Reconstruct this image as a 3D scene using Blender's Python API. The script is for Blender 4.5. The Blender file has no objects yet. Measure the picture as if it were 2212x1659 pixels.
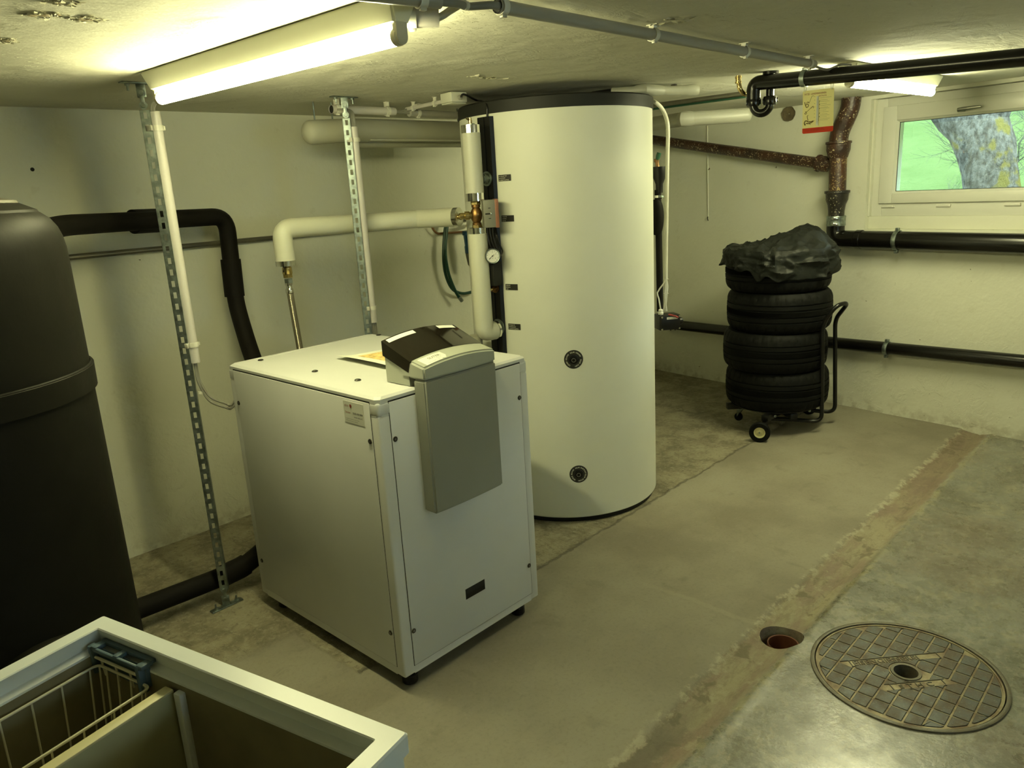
import bpy, bmesh, math, random
import numpy as np
from mathutils import Vector, Matrix, noise

random.seed(4)
# ------------------------------------------------------------------ camera, world, exposure
CAMZ = 1.60
FPX, PITCH, ROLL, YAW = 1652.68, 0.25189314, -0.05785522, -0.80577514
_fw = Vector((-math.sin(YAW) * math.cos(PITCH), math.cos(YAW) * math.cos(PITCH), -math.sin(PITCH)))
_r0 = Vector((math.cos(YAW), math.sin(YAW), 0))
_u0 = _r0.cross(_fw)
_rt = math.cos(ROLL) * _r0 + math.sin(ROLL) * _u0
_up = -math.sin(ROLL) * _r0 + math.cos(ROLL) * _u0
cd = bpy.data.cameras.new('camera')
cam = bpy.data.objects.new('camera', cd)
bpy.context.scene.collection.objects.link(cam)
cd.sensor_fit = 'HORIZONTAL'
cd.sensor_width = 36.0
cd.lens = FPX / 2212 * 36.0
cd.clip_start = 0.02
cam.matrix_world = Matrix(((_rt.x, _up.x, -_fw.x, 0), (_rt.y, _up.y, -_fw.y, 0), (_rt.z, _up.z, -_fw.z, CAMZ), (0, 0, 0, 1)))
sc = bpy.context.scene
sc.camera = cam
sc.view_settings.view_transform = 'Standard'
sc.view_settings.look = 'None'
sc.view_settings.gamma = 1
sc.view_settings.use_curve_mapping = False
sc.view_settings.exposure = 0.0
sc.cycles.use_denoising = True
sc.cycles.max_bounces = 8
sc.cycles.diffuse_bounces = 5
sc.cycles.adaptive_threshold = 0.03
sc.cycles.sample_clamp_indirect = 6
world = bpy.data.worlds.new('world'); sc.world = world; world.use_nodes = True
wn = world.node_tree.nodes['Background']
wn.inputs[0].default_value = (0.62, 0.82, 1.0, 1)      # bright overcast sky
wn.inputs[1].default_value = 25.0
LAMP_COL = (1.0, 0.965, 0.50)                            # old fluorescent tubes: greenish yellow
LAMP_1, LAMP_2, LAMP_3 = 122.0, 195.0, 14.0
sl = bpy.data.lights.new('sun', 'SUN'); sl.energy = 5.0; sl.angle = 0.15; sl.color = (1, 0.97, 0.9)
so = bpy.data.objects.new('sun', sl); sc.collection.objects.link(so)
so.rotation_euler = (math.radians(35), math.radians(-22), 0)

COL = sc.collection
H = CAMZ

# ------------------------------------------------------------------ helpers: sight lines onto known planes
def ray(x, y):
    return _fw + _rt * ((x - 1106) / FPX) - _up * ((y - 829.5) / FPX)
O = Vector((0, 0, H))
def pz(x, y, z=0.0):
    d = ray(x, y); return O + d * ((z - H) / d.z)
def py(x, y, Y):
    d = ray(x, y); return O + d * (Y / d.y)
def px(x, y, X):
    d = ray(x, y); return O + d * (X / d.x)
WA = -1.72238275                      # direction of the window wall, 9 degrees off square
WD = Vector((math.cos(WA), math.sin(WA), 0))      # along the wall, towards the camera side
WN = Vector((math.sin(WA), -math.cos(WA), 0))     # into the room
WC = -4.91
def pw(x, y, off=0.0):
    d = ray(x, y); return O + d * ((WC + off) / WN.dot(d))
def wpt(s, z, off=0.0):               # point on the window wall
    return WN * (WC + off) + WD * s + Vector((0, 0, z))

# ------------------------------------------------------------------ mesh builder
class MB:
    def __init__(s): s.v = []; s.f = []
    def add(s, vs, fs):
        n = len(s.v); s.v += [tuple(v) for v in vs]; s.f += [tuple(i + n for i in f) for f in fs]
        return s
    def box(s, c, sz, rot=None, bev=0.0, seg=2, ax=None):
        """box centred at c; ax = three axis vectors or rot = Matrix"""
        bm = bmesh.new(); bmesh.ops.create_cube(bm, size=1)
        for v in bm.verts: v.co = Vector((v.co.x * sz[0], v.co.y * sz[1], v.co.z * sz[2]))
        if bev > 0: bmesh.ops.bevel(bm, geom=bm.edges[:], offset=bev, segments=seg, affect='EDGES', profile=0.5)
        bm.verts.index_update()
        vs = [v.co.copy() for v in bm.verts]; fs = [[v.index for v in f.verts] for f in bm.faces]; bm.free()
        c = Vector(c)
        if ax is not None: vs = [c + Vector(ax[0]) * v.x + Vector(ax[1]) * v.y + Vector(ax[2]) * v.z for v in vs]
        elif rot is not None: vs = [c + rot @ v for v in vs]
        else: vs = [c + v for v in vs]
        return s.add(vs, fs)
    def bb(s, a, b, bev=0.0, seg=2):
        a, b = Vector(a), Vector(b)
        return s.box((a + b) / 2, (abs(b.x - a.x), abs(b.y - a.y), abs(b.z - a.z)), bev=bev, seg=seg)
    def tube(s, path, r, seg=16, caps=True, closed=False):
        P = [Vector(p) for p in path]; n = len(P)
        R = r if isinstance(r, (list, tuple)) else [r] * n
        T = []
        for i in range(n):
            a = P[i - 1] if (i > 0 or closed) else P[i]; b = P[(i + 1) % n] if (i < n - 1 or closed) else P[i]
            T.append((b - a).normalized())
        up = Vector((0, 0, 1)) if abs(T[0].z) < .9 else Vector((1, 0, 0))
        nx = (up - T[0] * up.dot(T[0])).normalized()
        vs = []
        for i in range(n):
            if i: nx = (nx - T[i] * nx.dot(T[i])).normalized()
            by = T[i].cross(nx)
            for k in range(seg):
                a = 2 * math.pi * k / seg
                vs.append(P[i] + (nx * math.cos(a) + by * math.sin(a)) * R[i])
        fs = []
        for i in range(n if closed else n - 1):
            j = (i + 1) % n
            for k in range(seg):
                l = (k + 1) % seg
                fs.append((i * seg + k, i * seg + l, j * seg + l, j * seg + k))
        if caps and not closed:
            fs.append(tuple(range(seg - 1, -1, -1))); fs.append(tuple((n - 1) * seg + k for k in range(seg)))
        return s.add(vs, fs)
    def lathe(s, prof, c=(0, 0, 0), ax=(0, 0, 1), seg=48, closed=False):
        """prof: (radius, height) pairs along axis ax"""
        ax = Vector(ax).normalized(); c = Vector(c)
        e = Vector((1, 0, 0)) if abs(ax.x) < .9 else Vector((0, 1, 0))
        a1 = (e - ax * e.dot(ax)).normalized(); a2 = ax.cross(a1)
        n = len(prof); vs = []
        for r, h in prof:
            for k in range(seg):
                t = 2 * math.pi * k / seg
                vs.append(c + ax * h + (a1 * math.cos(t) + a2 * math.sin(t)) * max(r, 1e-5))
        fs = []
        for i in range(n if closed else n - 1):
            j = (i + 1) % n
            for k in range(seg):
                l = (k + 1) % seg
                fs.append((i * seg + k, i * seg + l, j * seg + l, j * seg + k))
        return s.add(vs, fs)
    def prism(s, poly, d):
        """poly: 3D points of a planar outline, pushed along d"""
        P = [Vector(p) for p in poly]; d = Vector(d); n = len(P)
        return s.add(P + [p + d for p in P], [tuple(range(n)), tuple(range(2 * n - 1, n - 1, -1))] + [(i, (i + 1) % n, n + (i + 1) % n, n + i) for i in range(n)])
    def build(s, name, m, parent=None, ang=35, recalc=True, **tags):
        me = bpy.data.meshes.new(name)
        off = Vector((0, 0, 0)); p = parent
        if parent is not None: off = WLOC[parent.name]
        me.from_pydata([(v[0] - off.x, v[1] - off.y, v[2] - off.z) for v in s.v], [], s.f)
        me.validate()
        if recalc:
            bm = bmesh.new(); bm.from_mesh(me); bmesh.ops.recalc_face_normals(bm, faces=bm.faces); bm.to_mesh(me); bm.free()
        me.shade_smooth(); me.set_sharp_from_angle(angle=math.radians(ang))
        me.materials.append(m)
        o = bpy.data.objects.new(name, me); COL.objects.link(o)
        if parent is not None: o.parent = parent
        WLOC[o.name] = off
        for k, v in tags.items(): o[k] = v
        return o
WLOC = {}
def thing(name, loc, label, cat, group=None):
    o = bpy.data.objects.new(name, None); COL.objects.link(o); o.location = loc; o.empty_display_size = .05
    WLOC[o.name] = Vector(loc)
    o['label'] = label; o['category'] = cat
    if group: o['group'] = group
    return o
def single(mb, name, m, label, cat, group=None, **k):
    """a thing that is one mesh, with its origin at its own lowest middle"""
    vs = np.array(mb.v); c = Vector(((vs[:, 0].min() + vs[:, 0].max()) / 2, (vs[:, 1].min() + vs[:, 1].max()) / 2, vs[:, 2].min()))
    mb.v = [(v[0] - c.x, v[1] - c.y, v[2] - c.z) for v in mb.v]
    o = mb.build(name, m, None, **k); o.location = c; WLOC[o.name] = c
    o['label'] = label; o['category'] = cat
    if group: o['group'] = group
    return o
def struct(mb, name, m, parent=None, **k):
    o = mb.build(name, m, parent, **k)
    if parent is None: o['kind'] = 'structure'
    return o
def fil(pts, r, n=8):
    """polyline with its corners rounded at radius r"""
    P = [Vector(p) for p in pts]; out = [P[0]]
    for i in range(1, len(P) - 1):
        a, b, c = P[i - 1], P[i], P[i + 1]
        d1 = (a - b); d2 = (c - b); l = min(r, d1.length * .49, d2.length * .49)
        p0 = b + d1.normalized() * l; p1 = b + d2.normalized() * l
        for k in range(n + 1):
            t = k / n
            out.append(p0 * (1 - t) ** 2 + b * (2 * t * (1 - t)) + p1 * t * t)
    out.append(P[-1]); return out
def spl(pts, n=10):
    """smooth curve through points"""
    P = [Vector(p) for p in pts]; Q = [P[0] * 2 - P[1]] + P + [P[-1] * 2 - P[-2]]; out = []
    for i in range(1, len(Q) - 2):
        for k in range(n):
            t = k / n; a, b, c, d = Q[i - 1:i + 3]
            out.append(.5 * ((2 * b) + (c - a) * t + (2 * a - 5 * b + 4 * c - d) * t * t + (3 * b - a - 3 * c + d) * t ** 3))
    out.append(P[-1]); return out
def hexnut(mb, c, ax, r, h):
    return mb.lathe([(0, 0), (r * .92, 0), (r, h * .1), (r, h * .9), (r * .92, h), (0, h)], c, ax, seg=6)

def text_geo(txt, size=1.0, align='LEFT', ext=0.0):
    cu = bpy.data.curves.new('t', 'FONT'); cu.body = txt; cu.size = size; cu.align_x = align; cu.extrude = ext
    cu.resolution_u = 3
    ob = bpy.data.objects.new('t', cu); COL.objects.link(ob)
    dg = bpy.context.evaluated_depsgraph_get(); ev = ob.evaluated_get(dg); me = ev.to_mesh()
    vs = [v.co.copy() for v in me.vertices]; fs = [tuple(p.vertices) for p in me.polygons]
    ev.to_mesh_clear(); bpy.data.objects.remove(ob); bpy.data.curves.remove(cu)
    return vs, fs
def text_on(mb, txt, size, o, ux, uy, align='LEFT', ext=0.0, xs=1.0):
    vs, fs = text_geo(txt, size, align, ext); ux, uy = Vector(ux), Vector(uy); nz = ux.cross(uy)
    return mb.add([Vector(o) + ux * v.x * xs + uy * v.y + nz * v.z for v in vs], fs)

# ------------------------------------------------------------------ materials
class NT:
    def __init__(s, name):
        s.m = bpy.data.materials.new(name); s.m.use_nodes = True; s.t = s.m.node_tree
        s.b = s.t.nodes['Principled BSDF']
    def n(s, typ, **k):
        nd = s.t.nodes.new(typ)
        for a, v in k.items(): setattr(nd, a, v)
        return nd
    def put(s, sock, v):
        if isinstance(v, bpy.types.NodeSocket): s.t.links.new(v, sock)
        elif v is not None:
            if isinstance(v, tuple) and len(v) == 3 and sock.type == 'RGBA': v = (*v, 1)
            sock.default_value = v
    def pos(s):
        if not hasattr(s, '_p'): s._p = s.n('ShaderNodeNewGeometry').outputs['Position']
        return s._p
    def xyz(s):
        if not hasattr(s, '_x'):
            x = s.n('ShaderNodeSeparateXYZ'); s.put(x.inputs[0], s.pos()); s._x = x.outputs
        return s._x
    def math(s, op, a, b=None, c=None, clamp=False):
        nd = s.n('ShaderNodeMath', operation=op); nd.use_clamp = clamp
        s.put(nd.inputs[0], a); s.put(nd.inputs[1], b)
        if c is not None: s.put(nd.inputs[2], c)
        return nd.outputs[0]
    def noise(s, scale, detail=4, rough=.55, stretch=None, dist=0.0, vec=None, seed=None):
        v = vec if vec is not None else s.pos()
        if stretch or seed:
            mp = s.n('ShaderNodeMapping'); s.put(mp.inputs['Vector'], v)
            if stretch: mp.inputs['Scale'].default_value = stretch
            if seed: mp.inputs['Location'].default_value = (seed, seed * 1.7, seed * .6)
            v = mp.outputs[0]
        nd = s.n('ShaderNodeTexNoise'); s.put(nd.inputs['Vector'], v)
        nd.inputs['Scale'].default_value = scale; nd.inputs['Detail'].default_value = detail
        nd.inputs['Roughness'].default_value = rough; nd.inputs['Distortion'].default_value = dist
        return nd.outputs[0]
    def step(s, v, lo, hi, a=0.0, b=1.0):
        nd = s.n('ShaderNodeMapRange', interpolation_type='SMOOTHSTEP')
        s.put(nd.inputs[0], v); nd.inputs[1].default_value = lo; nd.inputs[2].default_value = hi
        nd.inputs[3].default_value = a; nd.inputs[4].default_value = b
        return nd.outputs[0]
    def mix(s, f, a, b, mode='MIX'):
        nd = s.n('ShaderNodeMix', data_type='RGBA', blend_type=mode)
        s.put(nd.inputs[0], f); s.put(nd.inputs[6], a); s.put(nd.inputs[7], b)
        return nd.outputs[2]
    def bump(s, h, strength=.3, dist=.01, prev=None):
        nd = s.n('ShaderNodeBump'); nd.inputs['Strength'].default_value = strength; nd.inputs['Distance'].default_value = dist
        s.put(nd.inputs['Height'], h)
        if prev is not None: s.put(nd.inputs['Normal'], prev)
        return nd.outputs[0]
    def out(s, col=None, rough=None, metal=None, nrm=None, **k):
        s.put(s.b.inputs['Base Color'], col); s.put(s.b.inputs['Roughness'], rough); s.put(s.b.inputs['Metallic'], metal)
        if nrm is not None: s.put(s.b.inputs['Normal'], nrm)
        for a, v in k.items(): s.put(s.b.inputs[a.replace('_', ' ')], v)
        return s.m
def mk(name, col, rough=.5, metal=0.0, var=.06, vs=6.0, bs=0.0, bscale=60, bd=.002, **k):
    t = NT(name)
    n = t.noise(vs, 4)
    c = t.mix(t.step(n, .3, .7), tuple(x * (1 - var) for x in col), tuple(min(1, x * (1 + var)) for x in col))
    nr = t.bump(t.noise(bscale, 3), bs, bd) if bs > 0 else None
    return t.out(c, rough, metal, nr, **k)

M = {}
M['sheet'] = mk('powder_coated_sheet', (.60, .605, .575), .42, bs=.12, bscale=260, bd=.001, var=.015)
M['sheet_grey'] = mk('grey_console_plastic', (.225, .228, .19), .5, bs=.1, bscale=400, bd=.0006, var=.02)
M['sheet_grey_light'] = mk('light_grey_console_plastic', (.36, .375, .31), .42, bs=.1, bscale=400, bd=.0006, var=.02)
M['smoke'] = mk('smoked_plastic', (.010, .008, .005), .06, var=.01, Specular_IOR_Level=.45)
M['tank'] = mk('tank_jacket_vinyl', (.66, .665, .56), .5, bs=.10, bscale=350, bd=.001, var=.015)
M['blackfoam'] = mk('black_foam_rubber', (.008, .007, .0055), .68, bs=.2, bscale=300, bd=.001, var=.15, Specular_IOR_Level=.10)
M['blackvinyl'] = mk('black_vinyl_jacket', (.0070, .0066, .0045), .55, bs=.25, bscale=26, bd=.004, var=.15, Specular_IOR_Level=.11)
M['blackplastic'] = mk('black_plastic', (.006, .0055, .005), .4, var=.1, Specular_IOR_Level=.3)
M['blackpipe'] = mk('black_drain_pipe', (.004, .0036, .003), .24, var=.1, vs=3, Specular_IOR_Level=.4)
M['darkcap'] = mk('dark_cap', (.017, .017, .014), .55, var=.05, Specular_IOR_Level=.25)
M['greyplastic'] = mk('grey_valve_plastic', (.16, .16, .125), .5)
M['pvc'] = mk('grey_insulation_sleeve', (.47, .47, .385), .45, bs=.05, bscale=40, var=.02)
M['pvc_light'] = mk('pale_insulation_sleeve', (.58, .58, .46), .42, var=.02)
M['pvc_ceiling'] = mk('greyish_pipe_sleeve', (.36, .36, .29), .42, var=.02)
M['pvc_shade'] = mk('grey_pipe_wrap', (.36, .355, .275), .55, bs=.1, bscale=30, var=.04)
M['conduit'] = mk('pale_grey_conduit', (.50, .48, .44), .35, var=.02)
M['conduit_dark'] = mk('grey_conduit', (.33, .32, .27), .42, var=.03)
M['clip'] = mk('pale_plastic_clip', (.62, .61, .52), .4, var=.03)
M['cable'] = mk('grey_cable', (.22, .215, .18), .5)
M['cable_light'] = mk('pale_cable', (.50, .49, .40), .45)
M['zinc'] = mk('galvanised_steel', (.27, .31, .29), .42, 1.0, var=.3, vs=40)
M['chrome'] = mk('bright_foil_band', (.85, .85, .80), .12, 1.0, var=.05)
M['steel'] = mk('dull_steel_pipe', (.20, .19, .155), .35, .9, var=.15)
M['brass'] = mk('brass', (.58, .45, .20), .25, 1.0, var=.2, vs=60)
M['bronze'] = mk('bronze_casting', (.26, .145, .055), .38, 1.0, var=.25, vs=60)
M['copper'] = mk('copper', (.34, .19, .09), .35, 1.0, var=.2)
M['green_hose'] = mk('green_rubber_hose', (.008, .05, .03), .35)
M['green_cap'] = mk('green_cap', (.012, .07, .035), .4)
M['blue'] = mk('blue_plastic', (.012, .05, .10), .2, var=.1)
M['slate_blue'] = mk('slate_blue_plastic', (.075, .12, .16), .45, var=.05)
M['white_enamel'] = mk('white_enamel', (.745, .785, .80), .3, var=.012)
M['white_plastic'] = mk('white_plastic', (.66, .65, .57), .45, var=.015)
M['window_frame'] = mk('window_frame_vinyl', (.66, .66, .58), .35, var=.012)
M['wire'] = mk('white_coated_wire', (.66, .62, .46), .4, var=.05)
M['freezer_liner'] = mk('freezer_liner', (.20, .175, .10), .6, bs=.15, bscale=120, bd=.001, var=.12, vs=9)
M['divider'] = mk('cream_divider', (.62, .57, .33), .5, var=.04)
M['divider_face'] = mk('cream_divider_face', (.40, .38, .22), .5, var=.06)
M['paper'] = mk('paper', (.80, .80, .66), .7, var=.03)
M['paper_yellow'] = mk('yellow_print', (.74, .52, .20), .7, var=.35, vs=45)
M['white_label'] = mk('white_label', (.74, .74, .66), .5, var=.01)
M['label_grey'] = mk('sticker_film', (.72, .72, .64), .4, var=.01)
M['black_label'] = mk('black_label', (.014, .013, .010), .4)
M['print_white'] = mk('white_print', (.75, .74, .6), .6, var=.01)
M['print_black'] = mk('black_print', (.03, .028, .02), .6, var=.01)
M['print_faint'] = mk('faint_print', (.52, .46, .20), .6, var=.01)
M['print_red'] = mk('red_print', (.30, .045, .02), .6, var=.01)
M['print_red_dark'] = mk('dark_red_print', (.20, .01, .01), .6, var=.01)
M['sign_yellow'] = mk('yellow_tin_sign', (.93, .83, .36), .35, var=.03)
M['sign_red'] = mk('red_enamel', (.62, .045, .012), .35, var=.03)
M['print_brown'] = mk('brown_ink', (.16, .11, .02), .6, var=.2, vs=80)
M['red_tape'] = mk('red_tag', (.22, .02, .012), .5)
M['screw'] = mk('dark_screw_head', (.06, .055, .045), .3, .8)
M['screw_c'] = mk('screw_centre', (.25, .24, .2), .35, .8)
M['dark'] = mk('dark_recess', (.008, .008, .006), .8)
M['rubber'] = mk('tyre_rubber', (.0052, .0054, .0048), .6, bs=.2, bscale=120, bd=.001, var=.15, Specular_IOR_Level=.09)
M['alloy'] = mk('wheel_alloy', (.35, .35, .31), .35, .9)
M['wheel_hub'] = mk('yellowish_wheel_hub', (.50, .47, .25), .4, .1)
M['frame_black'] = mk('black_painted_tube', (.006, .006, .0055), .3, var=.1, Specular_IOR_Level=.35)
M['clay'] = mk('orange_drain_pipe', (.13, .048, .026), .45, var=.12, vs=20)
M['mastic'] = mk('brown_mortar', (.12, .095, .05), .9, bs=.6, bscale=40, bd=.01, var=.25, vs=20)

# tyre cover cloth: thin black woven sheet
def cloth_mat():
    t = NT('black_cover_cloth')
    n = t.noise(9, 4)
    b = t.bump(t.noise(38, 3, dist=1.2), .25, .008); b = t.bump(t.noise(900, 1), .15, .0005, b)
    return t.out(t.mix(n, (.006, .0064, .005), (.014, .016, .0135)), .5, 0.0, b, Specular_IOR_Level=.16)
M['cloth'] = cloth_mat()
def braid_mat():
    t = NT('braided_steel'); w = t.n('ShaderNodeTexWave', wave_type='BANDS', bands_direction='DIAGONAL'); t.put(w.inputs[0], t.pos())
    w.inputs['Scale'].default_value = 160
    return t.out(t.mix(w.outputs['Fac'], (.14, .12, .08), (.58, .54, .42)), .3, .9, t.bump(w.outputs['Fac'], .5, .002))
M['braid'] = braid_mat()
def cast_iron(name, base, dark, chip, amt):
    t = NT(name)
    c = t.mix(t.step(t.noise(9, 5), .35, .7), base, dark)
    ch = t.math('MULTIPLY', t.step(t.noise(95, 4, .6), amt, amt + .035), t.step(t.noise(13, 3), .42, .56))
    c = t.mix(ch, c, chip)
    b = t.bump(t.noise(45, 5), .5, .006); b = t.bump(ch, .4, .002, b)
    return t.out(c, t.mix(ch, (.38, .38, .38), (.8, .8, .8)), 0.0, b)
M['iron_brown'] = cast_iron('brown_painted_cast_iron', (.045, .017, .008), (.02, .009, .006), (.42, .36, .22), .585)
M['iron_rusty'] = cast_iron('worn_brown_cast_iron', (.06, .024, .010), (.028, .011, .006), (.38, .29, .13), .55)
M['iron_black'] = cast_iron('black_cast_iron', (.016, .013, .010), (.010, .008, .007), (.42, .38, .25), .61)
def glass_mat():
    t = NT('window_glass'); nt = t.t
    gl = t.n('ShaderNodeBsdfGlossy'); gl.inputs['Roughness'].default_value = 0.0; gl.inputs[0].default_value = (1, 1, 1, 1)
    tr = t.n('ShaderNodeBsdfTransparent'); tr.inputs[0].default_value = (.95, 1.0, .93, 1)
    fr = t.n('ShaderNodeFresnel'); fr.inputs[0].default_value = 1.52
    f2 = t.math('MULTIPLY', fr.outputs[0], 1.0, clamp=True)
    mx = t.n('ShaderNodeMixShader'); nt.links.new(f2, mx.inputs[0]); nt.links.new(tr.outputs[0], mx.inputs[1]); nt.links.new(gl.outputs[0], mx.inputs[2])
    nt.links.new(mx.outputs[0], nt.nodes['Material Output'].inputs[0]); return t.m
M['glass'] = glass_mat()
def tube_mat(name, col, st):
    t = NT(name); e = t.n('ShaderNodeEmission'); e.inputs[0].default_value = (*col, 1); e.inputs[1].default_value = st
    t.t.links.new(e.outputs[0], t.t.nodes['Material Output'].inputs[0]); return t.m
M['tube_1'] = tube_mat('lit_fluorescent_tube', LAMP_COL, LAMP_1)
M['tube_2'] = tube_mat('lit_fluorescent_tube_far', (1.0, .985, .56), LAMP_2)
M['tube_3'] = tube_mat('lit_fluorescent_tube_rear', (1.0, .97, .66), LAMP_3)
M['housing'] = mk('lamp_housing_enamel', (.80, .80, .62), .4, var=.01)
M['socket'] = mk('lamp_socket_plastic', (.55, .53, .42), .4, var=.02)

def wall_mat():
    t = NT('whitewashed_wall')
    n1 = t.noise(1.3, 5); n2 = t.noise(14, 5); z = t.xyz()[2]
    c = t.mix(t.step(n1, .3, .7), (.62, .62, .51), (.66, .66, .55))
    c = t.mix(t.math('MULTIPLY', t.step(n2, .62, .72), .25), c, (.50, .48, .36))
    low = t.math('MULTIPLY', t.step(z, .12, 0.0), t.step(t.noise(18, 5), .42, .62))
    c = t.mix(t.math('MULTIPLY', low, .55), c, (.36, .33, .24))
    spots = t.math('MULTIPLY', t.step(t.noise(23, 4, seed=3.1), .735, .75), 1.0)
    c = t.mix(spots, c, (.12, .10, .06))
    b = t.bump(t.noise(5, 4), .25, .05); b = t.bump(t.noise(55, 4), .16, .006, b)
    rough_low = t.math('MULTIPLY', t.step(z, .75, .1), t.step(t.noise(9, 6, .7, dist=.6, seed=1.3), .5, .62))
    b = t.bump(rough_low, .35, .012, b)
    return t.out(c, .75, 0.0, b)
M['wall'] = wall_mat()
def ceil_mat():
    t = NT('rough_plaster_ceiling')
    n = t.noise(1.1, 5)
    c = t.mix(t.step(n, .3, .7), (.585, .575, .475), (.63, .62, .52))
    pits = t.math('MULTIPLY', t.step(t.noise(26, 6, .65, dist=.8, stretch=(1, 2.2, 1)), .60, .68), t.step(t.noise(2.3, 3, seed=5), .50, .60))
    c = t.mix(t.math('MULTIPLY', pits, .22), c, (.40, .36, .24))
    b = t.bump(t.noise(2.2, 3), .2, .05); b = t.bump(t.noise(75, 5), .16, .005, b)
    b = t.bump(t.noise(14, 6, .62, dist=1.0, stretch=(.5, 2.0, 1)), .26, .016, b)
    patchy = t.math('MULTIPLY', t.noise(11, 7, .68, dist=1.4, stretch=(1, 1.8, 1), seed=4), t.step(t.noise(1.5, 3, seed=9), .48, .62))
    b = t.bump(patchy, .55, .025, b)
    b = t.bump(pits, .6, .01, b)
    return t.out(c, .85, 0.0, b)
M['ceiling'] = ceil_mat()
M['flake'] = mk('peeled_plaster', (.42, .35, .21), .9, bs=.5, bscale=80, bd=.004, var=.2, vs=30)
M['flake_edge'] = mk('lifted_plaster_flake', (.66, .64, .50), .85, bs=.3, bscale=80, bd=.003, var=.08)

def floor_mat():
    t = NT('concrete_floor')
    x, y, z = t.xyz()
    wob = t.math('MULTIPLY', t.math('SUBTRACT', t.noise(7, 5, seed=2), .5), .055)
    fine = t.math('MULTIPLY', t.math('SUBTRACT', t.noise(34, 7, .7, seed=7), .5), .05)
    yy = t.math('ADD', y, t.math('ADD', wob, fine))
    xx = t.math('ADD', x, t.math('MULTIPLY', t.math('SUBTRACT', t.noise(5, 4, seed=9), .5), .05))
    cl, fn, mid = t.noise(1.4, 5, .6), t.noise(70, 5, .65), t.noise(6, 6, .62, dist=.4)
    # smooth screed
    scr = t.mix(t.step(cl, .32, .68), (.215, .19, .135), (.30, .275, .205))
    scr = t.mix(t.math('MULTIPLY', t.step(mid, .58, .72), .45), scr, (.17, .145, .095))
    scr = t.mix(t.math('MULTIPLY', t.step(t.noise(2.2, 4, seed=4), .5, .7), .35), scr, (.33, .305, .235))
    scr = t.mix(t.math('MULTIPLY', t.step(t.noise(30, 8, .75, seed=57), .56, .70), .3), scr, (.36, .33, .25))
    scr = t.mix(t.math('MULTIPLY', t.step(t.noise(4.5, 6, .65, dist=1.0, seed=59), .58, .72), .35), scr, (.15, .125, .08))
    # rough pad under boiler and tank
    streak = t.noise(16, 6, .68, stretch=(1.0, .35, 1), dist=.5)
    pad = t.mix(t.step(mid, .35, .65), (.19, .165, .105), (.36, .325, .22))
    pad = t.mix(t.math('MULTIPLY', t.step(streak, .55, .68), .6), pad, (.135, .112, .065))
    pad = t.mix(t.math('MULTIPLY', t.step(t.noise(38, 8, .75, seed=51), .50, .62), .6), pad, (.40, .37, .27))
    pad = t.mix(t.math('MULTIPLY', t.step(t.noise(30, 8, .75, seed=53), .53, .63), .6), pad, (.14, .12, .075))
    # right side: old dark polished concrete
    old = t.mix(t.step(t.noise(3.2, 6, .65, seed=8), .36, .64), (.135, .128, .092), (.26, .258, .215))
    old = t.mix(t.math('MULTIPLY', t.step(t.noise(11, 6, .7, dist=.6, seed=6), .50, .62), .6), old, (.36, .33, .23))
    old = t.mix(t.math('MULTIPLY', t.step(t.noise(1.6, 3, seed=12), .56, .66), .45), old, (.16, .115, .075))
    old = t.mix(t.math('MULTIPLY', t.step(t.noise(42, 8, .75, seed=31), .50, .60), .55), old, (.33, .325, .25))
    old = t.mix(t.math('MULTIPLY', t.step(t.noise(34, 8, .75, seed=37), .53, .64), .6), old, (.085, .078, .05))
    # the filled channel
    gut = t.mix(t.step(t.noise(5, 5, .65, stretch=(.5, 1.6, 1), seed=15), .42, .60), (.38, .34, .225), (.30, .235, .175))
    gut = t.mix(t.math('MULTIPLY', t.step(t.noise(26, 7, .7, stretch=(.5, 1.4, 1), seed=41), .48, .62), .5), gut, (.22, .185, .125))
    gut = t.mix(t.math('MULTIPLY', t.step(t.noise(18, 7, .7, seed=43), .54, .66), .6), gut, (.46, .42, .29))
    gut = t.mix(t.step(t.noise(13, 5, dist=.5, seed=17), .56, .66), gut, (.22, .185, .12))
    gut = t.mix(t.math('MULTIPLY', t.step(x, 3.2, 4.2), .5), gut, (.17, .11, .075))
    gut = t.mix(t.math('MULTIPLY', t.math('MULTIPLY', t.step(x, 1.95, 1.6), t.step(yy, 1.0, 1.04)), .8), gut, (.17, .15, .11))
    m_pad = t.math('MAXIMUM', t.math('MULTIPLY', t.step(yy, 2.02, 2.045), t.step(xx, 1.26, 1.28)), t.math('MULTIPLY', t.step(yy, 2.42, 2.50), t.step(xx, 1.31, 1.29)))
    m_old = t.step(yy, .985, .955)
    m_gut = t.math('MULTIPLY', t.step(yy, .950, .965), t.step(yy, 1.115, 1.095))
    edge = t.math('MULTIPLY', t.step(yy, 1.085, 1.10), t.step(yy, 1.135, 1.115))
    c = t.mix(m_pad, scr, pad)
    seamx = t.math('MULTIPLY', t.math('MULTIPLY', t.step(xx, 2.36, 2.375), t.step(xx, 2.40, 2.385)), t.math('MULTIPLY', t.step(y, 1.06, 1.1), t.step(y, 1.75, 1.4)))
    c = t.mix(t.math('MULTIPLY', seamx, .4), c, (.36, .33, .24))
    lft = t.math('MULTIPLY', t.step(xx, 2.40, 2.33), t.step(y, 2.0, 1.4))
    c = t.mix(t.math('MULTIPLY', lft, .25), c, (.34, .32, .25))
    c = t.mix(m_old, c, old)
    c = t.mix(m_gut, c, gut)
    c = t.mix(t.math('MULTIPLY', t.math('MULTIPLY', edge, t.step(t.noise(17, 7, .7, seed=21), .47, .58)), .8), c, (.46, .42, .30))
    lip = t.math('MULTIPLY', t.step(yy, .925, .945), t.step(yy, .968, .955))
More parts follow.
